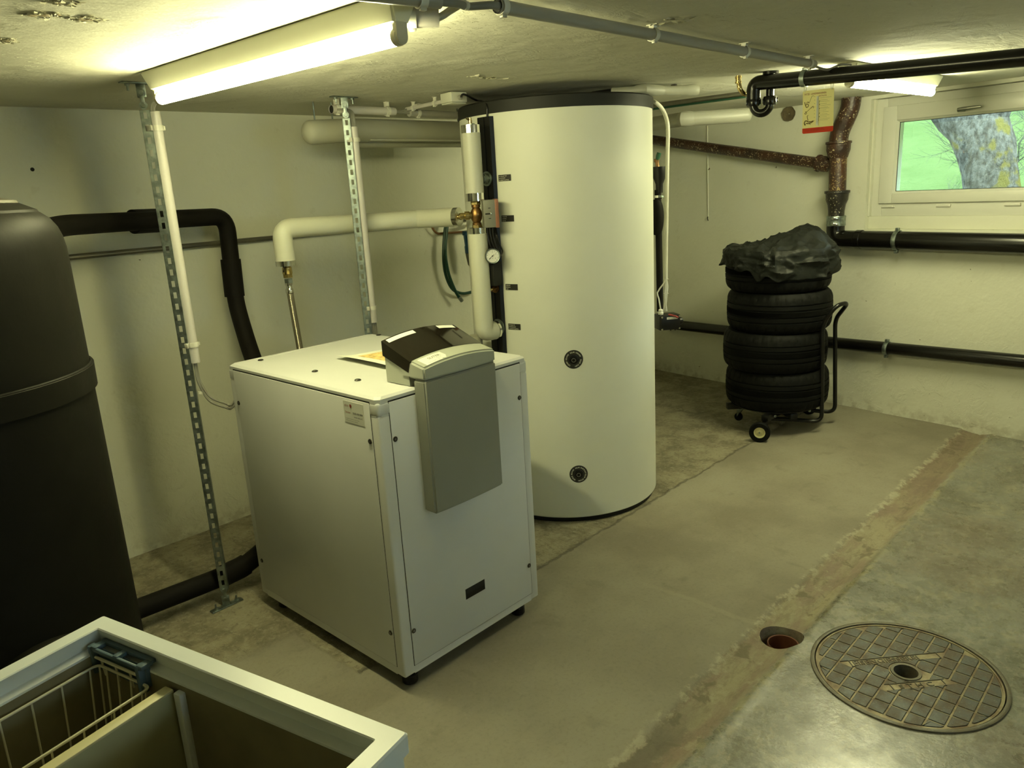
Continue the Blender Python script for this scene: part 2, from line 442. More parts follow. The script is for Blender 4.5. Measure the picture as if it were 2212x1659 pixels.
    c = t.mix(t.math('MULTIPLY', lip, t.step(t.noise(12, 6, .7, seed=23), .42, .60)), c, (.34, .31, .19))
    c = t.mix(t.math('MULTIPLY', t.math('SUBTRACT', fn, .5, clamp=True), .9), c, (.10, .085, .05))
    c = t.mix(1.0, c, (.86, .86, .86), 'MULTIPLY')
    ro = t.step(t.noise(14, 7, .7, seed=11), .35, .65, .18, .42)
    rough = t.math('ADD', t.math('MULTIPLY', m_old, t.math('SUBTRACT', ro, .78)), .78)
    rough = t.math('ADD', rough, t.math('MULTIPLY', m_gut, .1), clamp=True)
    b = t.bump(mid, .12, .02); b = t.bump(fn, .3, .004, b); b = t.bump(t.math('MULTIPLY', t.noise(45, 7, .7, seed=61), t.math('MAXIMUM', m_gut, m_pad)), .6, .012, b)
    b = t.bump(t.math('MULTIPLY', streak, m_pad), .7, .02, b)
    wax = t.math('MULTIPLY', m_old, t.step(t.noise(2.6, 6, .65, seed=71), .34, .60, .25, .8))
    return t.out(c, rough, 0.0, b, Coat_Weight=wax, Coat_Roughness=.26)
M['floor'] = floor_mat()
M['iron_cover'] = None
def cover_mat(name, top, low):
    t = NT(name)
    n = t.noise(16, 6, .65); f = t.noise(120, 4, .7)
    c = t.mix(t.step(n, .35, .65), top, low)
    c = t.mix(t.math('MULTIPLY', t.step(f, .55, .7), .45), c, (.24, .24, .21))
    return t.out(c, t.step(n, .3, .7, .35, .62), .35, t.bump(f, .5, .002))
M['iron_cover'] = cover_mat('worn_cast_iron_top', (.060, .068, .070), (.085, .070, .052))
M['iron_groove'] = cover_mat('dirt_in_iron_grooves', (.27, .235, .14), (.15, .10, .06))
M['iron_ring'] = cover_mat('cast_iron_ring', (.10, .095, .075), (.14, .12, .08))

# ------------------------------------------------------------------ setting
ZC = 2.02
CORNER = Vector((5.507, 3.64, 0))
X0, Y0 = -1.6, -2.6                       # the parts of the cellar behind the camera
SEND = 3.70                               # end of the window wall, along it
def s_of(P): return P.dot(WD)
S0 = s_of(CORNER)

def floor_h(x, y):
    n = noise.noise(Vector((x * 3, y * 3, 0)))
    h = .0025 * n
    w = .008 * noise.noise(Vector((x * 6, 3.3, 0)))
    yc = 1.03 + w
    d = abs(y - yc)
    if x < 5.2:
        h -= .016 * max(0, 1 - (d / .085) ** 2) * (1.0 if x > 1 else .6)
        h += .0018 * math.exp(-((y - .940 - w) / .03) ** 2)
        if 1.095 < y - w < 1.13: h += .003 * noise.noise(Vector((x * 25, y * 25, 1)))
        h -= .006 * math.exp(-((y - 1.005 - w) / .008) ** 2) * (1 if x > 2.6 else 0)
    if y > 2.03 and x > 1.27: h -= .0012 - .0012 * noise.noise(Vector((x * 14, y * 9, 0)))
    return h
DR_C, DR_R = Vector((2.368, 1.012, 0)), .075
MH_C, MH_R = Vector((2.409, .612, 0)), .290
def floor():
    xs = list(np.arange(X0, .2, .2)) + list(np.arange(.2, 5.2, .02)) + [5.2, 5.35, 5.6]
    ys = list(np.arange(Y0, -.2, .2)) + list(np.arange(-.2, .88, .02)) + list(np.arange(.88, 1.17, .0058)) + list(np.arange(1.17, 3.66, .02))
    def snap(L, v): i = min(range(len(L)), key=lambda k: abs(L[k] - v)); return i
    holes = []
    # square windows around the two round openings
    for c, r, m in ((DR_C, DR_R, .012), (MH_C, MH_R, .02)):
        holes.append((snap(xs, c.x - r - m), snap(xs, c.x + r + m), snap(ys, c.y - r - m), snap(ys, c.y + r + m), c, r))
    mb = MB(); nx, ny = len(xs), len(ys)
    idx = np.full((nx, ny), -1, int); vs = []
    # push the shared border of the two windows apart if they overlap
    (a0, a1, b0, b1, _, _), (c0, c1, d0, d1, _, _) = holes
    if d1 >= b0:
        mids = snap(ys, .9195); holes[0] = (a0, a1, mids, b1, DR_C, DR_R); holes[1] = (c0, c1, d0, mids, MH_C, MH_R)
    def inside(i, j):
        return any(h[0] <= i < h[1] and h[2] <= j < h[3] for h in holes)
    for i in range(nx):
        for j in range(ny):
            idx[i, j] = len(vs); vs.append((xs[i], ys[j], floor_h(xs[i], ys[j])))
    fs = [(idx[i, j], idx[i + 1, j], idx[i + 1, j + 1], idx[i, j + 1]) for i in range(nx - 1) for j in range(ny - 1) if not inside(i, j)]
    for (i0, i1, j0, j1, c, r) in holes:
        loop = [(i, j0) for i in range(i0, i1)] + [(i1, j) for j in range(j0, j1)] + [(i, j1) for i in range(i1, i0, -1)] + [(i0, j) for j in range(j1, j0, -1)]
        prev = [idx[a, b] for a, b in loop]
        for lev, (rr, dz) in enumerate(((.5, 0), (1, 0), (1, -.02), (1.0, -.17 if r < .1 else -.31))):
            cur = []
            for a, b in loop:
                P = Vector((xs[a], ys[b], 0)); d = (P - c); d.z = 0; u = d.normalized()
                rad = r * (1 + (.025 * noise.noise(u * 4) if r < .1 else 0))
                Q = c + u * (d.length * (1 - rr) + rad * rr)
                cur.append(len(vs)); vs.append((Q.x, Q.y, floor_h(Q.x, Q.y) + dz))
            n = len(loop)
            fs += [(prev[k], prev[(k + 1) % n], cur[(k + 1) % n], cur[k]) for k in range(n)]
            prev = cur
    mb.add(vs, fs)
    # bottoms of the pits
    mb.lathe([(0, -.165), (.12, -.165)], DR_C, seg=24); mb.lathe([(0, -.3), (.36, -.3)], MH_C, seg=32)
    return struct(mb, 'floor', M['floor'], recalc=False, ang=60)
floor()
struct(MB().bb((X0 - .2, Y0 - .2, ZC), (6.4, 3.9, ZC + .15)), 'ceiling', M['ceiling'])
struct(MB().bb((X0, 3.64, -.02), (CORNER.x + .3, 3.84, ZC)), 'wall_back', M['wall'])
struct(MB().bb((X0 - .2, Y0, -.02), (X0, 3.84, ZC)), 'wall_left', M['wall'])
FX0, FX1, FZ0, FZ1 = 1.15, 1.95, 1.32, 1.78      # small cellar window behind the camera
mb = MB().bb((X0, Y0 - .2, -.02), (FX0, Y0, ZC)); mb.bb((FX1, Y0 - .2, -.02), (6.0, Y0, ZC)); mb.bb((FX0, Y0 - .2, -.02), (FX1, Y0, FZ0)); mb.bb((FX0, Y0 - .2, FZ1), (FX1, Y0, ZC))
struct(mb, 'wall_front', M['wall'])
w3 = bpy.data.objects.new('window_3', None); COL.objects.link(w3); w3.location = ((FX0 + FX1) / 2, Y0, FZ0); w3['kind'] = 'structure'; WLOC[w3.name] = w3.location.copy()
mb = MB()
for a, b in (((FX0, FZ0), (FX0 + .05, FZ1)), ((FX1 - .05, FZ0), (FX1, FZ1)), ((FX0 + .05, FZ0), (FX1 - .05, FZ0 + .05)), ((FX0 + .05, FZ1 - .05), (FX1 - .05, FZ1))): mb.bb((a[0], Y0 - .13, a[1]), (b[0], Y0 - .07, b[1]), bev=.004)
mb.build('window_frame', M['window_frame'], w3)
MB().bb((FX0 + .05, Y0 - .104, FZ0 + .05), (FX1 - .05, Y0 - .100, FZ1 - .05)).build('pane', M['glass'], w3)
# window wall with two openings: the one in view and its twin further along
WT = .42
def w_box(mb, s0, s1, z0, z1, o0, o1, bev=0.0):
    c = WN * (WC + (o0 + o1) / 2) + WD * ((s0 + s1) / 2) + Vector((0, 0, (z0 + z1) / 2))
    return mb.box(c, (abs(s1 - s0), abs(o1 - o0), abs(z1 - z0)), ax=(WD, WN, Vector((0, 0, 1))), bev=bev)
OP = [(-2.562, -1.05), (.35, 1.85)]       # openings along the wall
OZ = (1.205, 2.0)
mb = MB()
w_box(mb, S0 - .5, SEND, -.02, OZ[0], 0, -WT); w_box(mb, S0 - .5, SEND, OZ[1], ZC, 0, -WT)
e = S0 - .5
for a, b in OP + [(SEND, SEND)]:
    w_box(mb, e, a, OZ[0], OZ[1], 0, -WT); e = b
# round patch where a duct was broken out, and a shallow chase with a stub of wire
struct(mb, 'wall_right', M['wall'])
def window(k, s0, s1, detail=True):
    root = bpy.data.objects.new('window_%d' % k, None); COL.objects.link(root); root.location = wpt((s0 + s1) / 2, OZ[0]); root['kind'] = 'structure'
    WLOC[root.name] = root.location.copy()
    fi = -.055                                     # frame face, set back in the opening
    f0, f1, z0, z1 = s0 + .012, s1 - .012, OZ[0] + .08, OZ[1] - .002
    # plastered reveal collar around the frame
    mb = MB()
    w_box(mb, s0, s1, OZ[0], z0, -.045, -WT, .004)
    w_box(mb, s0, f0, z0, OZ[1], -.03, -WT, .003); w_box(mb, f1, s1, z0, OZ[1], -.03, -WT, .003)
    mb.build('reveal', M['wall'], root)
    mb = MB(); t = .065
    w_box(mb, f0, f0 + t, z0, z1, fi, fi - .07, .003); w_box(mb, f1 - t, f1, z0, z1, fi, fi - .07, .003)
    w_box(mb, f0 + t, f1 - t, z0, 1.385, fi, fi - .07, .003); w_box(mb, f0 + t, f1 - t, z1 - t, z1, fi, fi - .07, .003)
    mb.build('window_frame', M['window_frame'], root)
    # tilting sash, standing proud of the frame
    g0, g1, y0, y1 = s0 + .062, s1 - .062, 1.365, 1.948
    mb = MB(); w = .085; a, b = fi + .018, fi - .05
    w_box(mb, g0, g0 + w, y0, y1, a, b, .004); w_box(mb, g1 - w, g1, y0, y1, a, b, .004)
    w_box(mb, g0 + w, g1 - w, y0, y0 + .06, a, b, .004); w_box(mb, g0 + w, g1 - w, y1 - w, y1, a, b, .004)
    sash = mb.build('sash', M['window_frame'], root)
    q0, q1, r0, r1 = g0 + w, g1 - w, y0 + .06, y1 - w
    mb = MB()                                        # sloping glazing bead
    for (A, B, n) in (((q0, r0), (q1, r0), (0, 1)), ((q1, r0), (q1, r1), (-1, 0)), ((q1, r1), (q0, r1), (0, -1)), ((q0, r1), (q0, r0), (1, 0))):
        def P(p, o): return wpt(p[0], p[1], o)
        d = .012
        def ins(p): return (p[0] + (d if p[0] < (q0 + q1) / 2 else -d), p[1] + (d if p[1] < (r0 + r1) / 2 else -d))
        mb.add([P(A, a - .002), P(B, a - .002), P(ins(B), a - .018), P(ins(A), a - .018), P(A, b), P(B, b), P(ins(B), b), P(ins(A), b)],
               [(0, 1, 2, 3), (3, 2, 6, 7), (4, 5, 1, 0), (7, 6, 5, 4)])
    mb.build('glazing_bead', M['window_frame'], sash)
    mb = MB()
    for (A, B) in (((q0 + .012, r0 + .012), (q1 - .012, r0 + .012)), ((q0 + .012, r0 + .012), (q0 + .012, r1 - .012)), ((q1 - .012, r0 + .012), (q1 - .012, r1 - .012)), ((q0 + .012, r1 - .012), (q1 - .012, r1 - .012))):
        mb.tube([wpt(A[0], A[1], a - .022), wpt(B[0], B[1], a - .022)], .003, 6)
    mb.build('glass_seal', M['blackplastic'], sash)
    mb = MB(); w_box(mb, q0 + .008, q1 - .008, r0 + .008, r1 - .008, a - .028, a - .032)
    mb.build('pane', M['glass'], sash)
    # handle on the top rail
    if detail:
        c = pw(2078, 237, a); hs, hz = s_of(c), c.z
    else: hs, hz = (s0 + s1) / 2, 1.89
    mb = MB(); mb.box(wpt(hs, hz, a + .006), (.045, .012, .024), ax=(WD, WN, Vector((0, 0, 1))), bev=.005)
    mb.tube([wpt(hs, hz, a + .01), wpt(hs, hz, a + .035)], .009, 10)
    mb.tube([wpt(hs - .008, hz, a + .036), wpt(hs + .02, hz + .002, a + .038), wpt(hs + .075, hz + .004, a + .038), wpt(hs + .115, hz + .005, a + .036)], [.010, .011, .009, .0065], 10)
    mb.build('handle', M['alloy'], sash)
    for ks in (g0 + .06, (g0 + g1) / 2 - .3, (g0 + g1) / 2 + .07):
        m = MB(); w_box(m, ks - .042, ks + .042, 1.338, 1.354, fi + .012, fi - .01, .004); w_box(m, ks - .028, ks + .028, 1.343, 1.349, fi + .0135, fi + .01)
        m.build('drain_cap', M['white_plastic'], root)
    # outside sill and stone edge
    m = MB(); w_box(m, s0 - .05, s1 + .05, OZ[0] - .05, OZ[0] + .12, -.18, -WT - .04, .01); m.build('outer_sill', M['zinc'], root)
window(1, *OP[0]); window(2, *OP[1], detail=False)

# old repair marks on the window wall: a broken-out duct hole and a filled cable chase
c = pw(1705, 246, 0)
mb = MB(); ring = []
for k in range(28):
    t = 2 * math.pi * k / 28; rr = .052 * (1 + .12 * noise.noise(Vector((math.cos(t) * 2, math.sin(t) * 2, 4))))
    ring.append((math.cos(t) * rr, math.sin(t) * rr * .95))
prof = ((1.0, .012), (.93, .004), (.8, .002), (.4, .006), (0.05, .003))
vs = []
for f_, o_ in prof: vs += [c + WD * x * f_ + Vector((0, 0, z * f_)) + WN * (o_ + .004 * noise.noise(Vector((x * 60, z * 60, f_)))) for x, z in ring]
mb.add(vs, [(i * 28 + k, i * 28 + (k + 1) % 28, (i + 1) * 28 + (k + 1) % 28, (i + 1) * 28 + k) for i in range(4) for k in range(28)])
single(mb, 'patched_duct_hole', M['mastic'], 'small round brown mortar patch high on the window wall beside the hanging thermometer', 'patch')
a, b = pw(1528, 272, 0), pw(1530, 468, 0)
mb = MB(); vs = []
N = 26
for i in range(N + 1):
    p = a.lerp(b, i / N); w = .007 + .003 * noise.noise(Vector((i * .7, 0, 0)))
    for q, o_ in ((-1, .001), (-.4, .006), (.5, .010), (1, .001)): vs.append(p + WD * (w * q) + WN * o_)
mb.add(vs, [(i * 4 + k, i * 4 + k + 1, i * 4 + k + 5, i * 4 + k + 4) for i in range(N) for k in range(3)])
root = thing('plastered_cable_chase', (b.x, b.y, b.z), 'narrow vertical plaster ridge on the wall ending in a cut wire stub', 'cable')
mb.build('ridge', M['wall'], root)
MB().tube([b + WN * .006, b + WN * .02 + WD * .008 + Vector((0, 0, -.01)), b + WN * .02 + WD * .014 + Vector((0, 0, -.03))], .0035, 6).build('wire_stub', M['dark'], root)
# mounting hole left in the back wall
p = py(70, 366, 3.64)
single(MB().lathe([(.0, 0), (.006, 0), (.008, .002), (.0, .003)], (p.x, 3.638, p.z), (0, 1, 0), 12), 'wall_plug', M['dark'], 'small black plug hole in the back wall above the black tank', 'plug')
# peeled plaster patches on the ceiling, top left
def flake_patch(name, cx, cy, sx, sy, seed, label, n=60):
    root = thing(name, (cx, cy, ZC - .004), label, 'damage', 'peeling plaster patches on the ceiling')
    rnd = random.Random(seed)
    mb = MB(); N = 26
    for lobe in range(5):
        ox, oy = rnd.uniform(-.6, .6) * sx, rnd.uniform(-.5, .5) * sy; r = rnd.uniform(.07, .20)
        pts = [Vector((cx + ox + math.cos(t) * sx * r * (1 + .5 * noise.noise(Vector((math.cos(t) * 2, math.sin(t) * 2, seed + lobe)))),
                       cy + oy + math.sin(t) * sy * r * (1 + .5 * noise.noise(Vector((math.cos(t) * 2, math.sin(t) * 2, seed + lobe + 9)))), ZC - .0012 - lobe * .0002)) for t in [2 * math.pi * k / N for k in range(N)]]
        mb.prism(pts, (0, 0, -.0008))
    mb.build('bare_spot', M['flake'], root)
    m2 = MB()
    for i in range(n):
        t = rnd.uniform(0, 6.28); rr = rnd.uniform(.5, 1.1); fx, fy = cx + math.cos(t) * sx * rr * .8, cy + math.sin(t) * sy * rr * .8
        L = rnd.uniform(.004, .012); a_ = rnd.uniform(0, 6.28); d = Vector((math.cos(a_), math.sin(a_), 0)); e_ = Vector((-d.y, d.x, 0)) * L * rnd.uniform(.3, .7)
        p0 = Vector((fx, fy, ZC - .001)); drop = Vector((0, 0, -rnd.uniform(.0006, .003)))
        m2.add([p0 - d * L, p0 + d * L * .8, p0 + d * L * .7 + e_ + drop, p0 - d * L * .5 + e_ * 1.3 + drop, p0 + d * .1 * L + e_ * .5 + drop * .2], [(0, 1, 4), (1, 2, 4), (2, 3, 4), (3, 0, 4)])
    m2.build('flake', M['flake_edge'], root, ang=10)
for i, (xx, yy_, sx, sy, lb) in enumerate(((100, 32, .05, .045, 'ragged peeling plaster patch on the ceiling at upper left, longer of a close pair'),
        (190, 40, .04, .04, 'ragged peeling plaster patch on the ceiling beside the lamp side of the close pair'),
        (140, 5, .045, .03, 'brown bare plaster patch cut by the top edge of the picture'),
        (8, 86, .035, .045, 'small brown plaster scar on the ceiling at the far left edge'))):
    p = pz(xx, yy_, ZC); flake_patch('plaster_damage', p.x, p.y, sx, sy, 11 + i, lb)
for i, (xx, yy_, sx, sy, lb) in enumerate(((1040, 166, .10, .035, 'faint crumbled plaster patch on the ceiling above the boiler'),
        (1455, 44, .045, .05, 'broken plaster edge on the ceiling behind the second conduit clip'))):
    p = pz(xx, yy_, ZC); root = thing('plaster_damage', (p.x, p.y, ZC - .004), lb, 'damage', 'peeling plaster patches on the ceiling')
    rnd = random.Random(50 + i); m2 = MB()
    for k in range(34):
        fx, fy = p.x + rnd.gauss(0, .5) * sx, p.y + rnd.gauss(0, .5) * sy; L = rnd.uniform(.006, .02); a_ = rnd.uniform(0, 6.28)
        d = Vector((math.cos(a_), math.sin(a_), 0)); e_ = Vector((-d.y, d.x, 0)) * L * .5; q = Vector((fx, fy, ZC - .001)); dr = Vector((0, 0, -rnd.uniform(.001, .004)))
        m2.add([q - d * L, q + d * L, q + d * L * .6 + e_ + dr, q - d * L * .6 + e_ + dr], [(0, 1, 2, 3)])
    m2.build('flake', M['flake_edge'], root, ang=10)

# ------------------------------------------------------------------ outside: meadow, tree, bush
ob = MB(); W0 = wpt(0, 0)
gx = []
NX, NY = 40, 40
def out_pt(s, d, z): return WN * (WC - d) + WD * s + Vector((0, 0, z))
def meadow_z(d, s): return .95 + min(max(0, d - 1.0), 2.0) * .06 + max(0, d - 3.0) * .28 + .02 * noise.noise(Vector((s, d, 0)))
vs = [out_pt(-22 + 44 * i / NX, .45 + 30 * (j / NY) ** 2, meadow_z(.45 + 30 * (j / NY) ** 2, -22 + 44 * i / NX)) for i in range(NX + 1) for j in range(NY + 1)]
ob.add(vs, [(i * (NY + 1) + j, i * (NY + 1) + j + 1, (i + 1) * (NY + 1) + j + 1, (i + 1) * (NY + 1) + j) for i in range(NX) for j in range(NY)])
def grass_mat():
    t = NT('meadow_grass')
    n = t.noise(1.6, 6, .6, stretch=(1, 1, 5)); n2 = t.noise(9, 5, .7, stretch=(1, 1, 4))
    c = t.mix(t.step(n, .3, .7), (.036, .052, .018), (.043, .060, .022)); c = t.mix(t.math('MULTIPLY', t.step(n2, .5, .7), .3), c, (.027, .040, .013))
    return t.out(c, 1.0, 0.0, t.bump(n2, .6, .1), Specular_IOR_Level=0.0)
o = ob.build('meadow_grass', grass_mat(), None, ang=60); o['kind'] = 'stuff'; o['label'] = 'bright green meadow slope outside the cellar window'; o['category'] = 'grass'
def bark_mat():
    t = NT('lichen_bark')
    n = t.noise(22, 6, .7, stretch=(1, 1, .6)); v = t.noise(60, 4, .7)
    c = t.mix(t.step(n, .35, .65), (.032, .029, .023), (.085, .082, .070))
    c = t.mix(t.step(t.noise(4, 4, seed=3), .55, .62), c, (.080, .068, .020))
    return t.out(c, 1.0, 0.0, t.bump(n, .9, .04), Specular_IOR_Level=0.0)
M['bark'] = bark_mat(); M['twig'] = mk('pale_twig', (.030, .033, .018), .8, var=.25, vs=8)
TD = 2.6
def tp(x, y, d=TD): return pw(x, y, -d)
L0, R0 = tp(2050, 250), tp(2160, 250)
tr = thing('tree', tuple(tp(2130, 440)), 'thick grey lichen-covered tree trunk close outside the window', 'tree')
mb = MB()
path = [tp(2036, 160), tp(2068, 205), tp(2092, 240), tp(2112, 275), tp(2128, 320), tp(2136, 370), tp(2140, 420), tp(2143, 560)]
rad = [.27, .27, .26, .235, .22, .21, .215, .25]
mb.tube(path, [r * 1.0 for r in rad], 28)
mb.v = [tuple(Vector(v) + Vector((noise.noise(Vector(v) * 5), noise.noise(Vector(v) * 5 + Vector((9, 0, 0))), 0)) * .03) for v in mb.v]
mb.build('trunk', M['bark'], tr)
mb = MB(); mb.tube([tp(2124, 300), tp(2132, 255), tp(2150, 215), tp(2168, 170)], [.17, .16, .15, .14], 20); mb.build('fork', M['bark'], tr)
rnd = random.Random(8)
def twig(mb, p, d, L, r, dep):
    pts = [p]
    for i in range(4):
        d = (d + Vector((rnd.uniform(-.35, .35), rnd.uniform(-.35, .35), rnd.uniform(-.25, .3)))).normalized(); pts.append(pts[-1] + d * L / 4)
    mb.tube(pts, [r, r * .85, r * .7, r * .5, r * .3], 5, caps=False)
    if dep > 0:
        for q in pts[1:]:
            for _ in range(2):
                if rnd.random() < .85: twig(mb, q, (d + Vector((rnd.uniform(-1, 1), rnd.uniform(-1, 1), rnd.uniform(-.7, .9)))).normalized(), L * .6, r * .5, dep - 1)
for (bx, by, d_, lb, n_) in ((2205, 470, 3.1, 'bare twiggy bush with pale shoots right of the tree trunk', 4), (2095, 480, 2.2, 'thin bare twigs arching at the foot of the tree trunk', 2)):
    mb = MB(); b0 = tp(bx, by, d_); b0.z = meadow_z(d_, s_of(b0)) - .02
    for k in range(n_):
        twig(mb, b0 + WD * rnd.uniform(-.1, .1), (Vector((0, 0, 1)) + WD * rnd.uniform(-.9, .9) + WN * rnd.uniform(-.3, .3)).normalized(), rnd.uniform(.45, .75) * (1.1 if n_ > 2 else .62), .010 if n_ > 3 else .0026, 3)
    single(mb, 'bare_bush', M['twig'], lb, 'bush', 'bare twigs outside the window')

# ------------------------------------------------------------------ fluorescent lamps
def lamp(label, a, b, tubemat, ztube, hang):
    """a, b: ends of the tube (xy); housing fixed to the ceiling above it"""
    A, B = Vector((a[0], a[1], ztube)), Vector((b[0], b[1], ztube)); d = (B - A).normalized(); sd = d.cross(Vector((0, 0, 1)))
    root = thing('fluorescent_lamp', ((A + B) / 2).xy.to_3d() + Vector((0, 0, ztube - .02)), label, 'lamp', 'fluorescent batten lamps on the ceiling')
    r = .0185
    MB().tube([A + d * .012, B - d * .012], r, 16).build('tube', tubemat, root)
    for P, s in ((A, 1), (B, -1)): MB().lathe([(0, 0), (.0185, 0), (.0195, .003), (.0195, .014), (.018, .016), (0, .016)], P - d * s * .002, d * s, 20).build('end_cap', M['socket'], root)
    # trapezoid housing with slanted ends
    e0, e1 = A - d * .012, B + d * .012; zt, zb = ZC - .002, ztube + .024
    wt_, wb = .042, .021
    q = [e0 - d * .012 - sd * wt_, e0 - d * .012 + sd * wt_, e1 + d * .012 + sd * wt_, e1 + d * .012 - sd * wt_]
    p = [e0 + d * .004 - sd * wb, e0 + d * .004 + sd * wb, e1 - d * .004 + sd * wb, e1 - d * .004 - sd * wb]
    for v in q: v.z = zt
    for v in p: v.z = zb
    bm = bmesh.new(); V = [bm.verts.new(v) for v in q + p]
    for f in ((0, 1, 2, 3), (7, 6, 5, 4), (0, 4, 5, 1), (1, 5, 6, 2), (2, 6, 7, 3), (3, 7, 4, 0)): bm.faces.new([V[i] for i in f])
    bmesh.ops.bevel(bm, geom=bm.edges[:], offset=.005, segments=3, affect='EDGES'); bm.verts.index_update()
    mb = MB(); mb.add([v.co.copy() for v in bm.verts], [[v.index for v in f.verts] for f in bm.faces]); bm.free()
    mb.build('housing', M['housing'], root)
    for P, s in ((A, 1), (B, -1)):
        mb = MB(); c = P - d * s * .008
        prof = [c + sd * .016 + Vector((0, 0, .04)), c - sd * .016 + Vector((0, 0, .04))] + [c + sd * math.cos(t) * .016 + Vector((0, 0, math.sin(t) * .018)) for t in [math.pi + math.pi * k / 12 for k in range(13)]]
        mb.prism(prof, d * s * .013); mb.build('tube_socket', M['socket'], root)
    return root
lamp('long lit fluorescent lamp on the ceiling above the boiler', (1.152, 2.605), (1.190, 1.425), M['tube_1'], 1.9375, True)
lamp('lit fluorescent lamp partly behind the black ceiling pipe by the window', (3.475, 1.283), (4.47, 1.235), M['tube_2'], 1.942, True)

lamp('third lit fluorescent lamp, on the ceiling out of view behind the camera', (1.9, -1.15), (3.1, -1.15), M['tube_3'], 1.942, True)

# ------------------------------------------------------------------ conduits on the ceiling
def clip(parent, c, d, r, foot=Vector((0, 0, 1)), flen=None, mat='clip', w=.018, rot=1.0):
    """open plastic pipe clip around c, pipe axis d, foot towards `foot`"""
    d = d.normalized(); up = foot.normalized(); sd = d.cross(up); mb = MB(); n = 22; pr = []
    for k in range(n + 1):
        t = math.radians(35) + math.radians(350) * k / n
        pr.append((math.sin(t), math.cos(t)))
    o_, i_ = r + .0035, r + .0004
    vs = []
    for (a, b) in pr:
        for rr in (i_, o_):
            for q in (-w / 2, w / 2): vs.append(c + (sd * a + up * b) * rr + d * q)
    fs = []
    for k in range(n):
        a = k * 4; b = a + 4
        fs += [(a, b, b + 1, a + 1), (a + 2, a + 3, b + 3, b + 2), (a, a + 2, b + 2, b), (a + 1, b + 1, b + 3, a + 3)]
    mb.add(vs, fs)
    fl = flen if flen is not None else r + .006
    mb.box(c + up * (r + .002 + (fl - r - .002) / 2), (r * 1.1, w, max(.002, fl - r - .001)), ax=(sd, d, up), bev=.001)
    mb.box(c + up * (fl) + sd * 0, (r * 2.3, w, .003), ax=(sd, d, up), bev=.001)
    mb.box(c - up * (r + .004) + sd * .004, (.010, w * .8, .007), ax=(sd, d, up), bev=.001)
    return mb.build('clip', M[mat], parent)
zc_ = 1.993
R1 = .0155
a, b = Vector((1.36, 1.284, zc_)), Vector((3.14, 1.297, zc_))
root = thing('ceiling_conduit', a.lerp(b, .5), 'long straight grey conduit across the ceiling to the lamp by the window', 'conduit', 'grey ceiling conduits')
MB().tube([a, b], R1, 20, caps=False).build('conduit_tube', M['conduit_dark'], root)
MB().tube([a + Vector((.002, 0, 0)), b], R1 * .86, 16, caps=True).build('bore', M['dark'], root)
for xx in (1.375, 2.00, 2.56, 3.09): clip(root, Vector((xx, a.y + (xx - a.x) / 1.78 * .013, zc_)), Vector((1, 0, 0)), R1, flen=.026)
# pale cable leaving it towards the second lamp
p1, p2 = b, pz(1838, 140, 2.0)
single(MB().tube(spl([p1 + Vector((-.03, 0, 0)), p1 + Vector((.03, -.01, -.012)), pz(1790, 150, 1.985), pz(1815, 140, 2.0), p2], 6), .005, 8), 'lamp_feed_cable', M['cable'], 'grey cable between the long ceiling conduit and the lamp by the window', 'cable')
# short conduit that points back from the long lamp, and the thin cable between the two conduits
a, b = pz(945, 30, 1.99), pz(890, 50, 1.99)
d = (a - b).normalized()
ca, cb = pz(914, 37, 1.985), pz(946, 36, 1.985)
d = (cb - ca).normalized()
root = thing('conduit_stub', ca, 'short wide open conduit end with a pale cable beside the long lamp', 'conduit', 'grey ceiling conduits')
mb = MB(); u = d; sdv = d.cross(Vector((0, 0, 1)))
mb.lathe([(.018, .0), (.0225, 0), (.0225, .075), (.0200, .075), (.0200, .02), (.018, .02)], ca - d * .040, d, 28)
mb.build('conduit_tube', M['conduit'], root)
MB().lathe([(0, 0), (.0198, 0)], ca - d * .01, d, 20).build('bore', M['dark'], root)
clip(root, ca - d * .026, d, .0225, flen=.034)
MB().tube(spl([ca - d * .005 + Vector((0, 0, -.004)), cb + Vector((0, 0, -.002)), cb + d * .022 + Vector((.0, -.008, .010)), cb + d * .03 + Vector((.01, -.04, .026))], 6), .0085, 12).build('cable', M['cable_light'], root)
# conduit running over the top edge of the picture towards the long one
a, b = pz(846, -7, 1.99), pz(948, 4, 1.99)
root = thing('ceiling_conduit', tuple(b), 'grey conduit with a bare cable at the very top edge beside the long lamp', 'conduit', 'grey ceiling conduits')
d = (b - a).normalized()
MB().tube([a - d * .25, b + d * .002], .0145, 20).build('conduit_tube', M['conduit_dark'], root)
clip(root, a + d * .07, d, .0145, flen=.03)
MB().tube(spl([b - d * .02, b + d * .05, pz(1010, 14, 1.99), Vector((1.345, 1.284, 1.993)), Vector((1.40, 1.284, 1.993))], 6), .0085, 12).build('cable', M['cable'], root)
MB().tube([pz(1003, 12, 1.99), pz(1010, 13, 1.99)], .0095, 12).build('cable_tie', M['clip'], root)

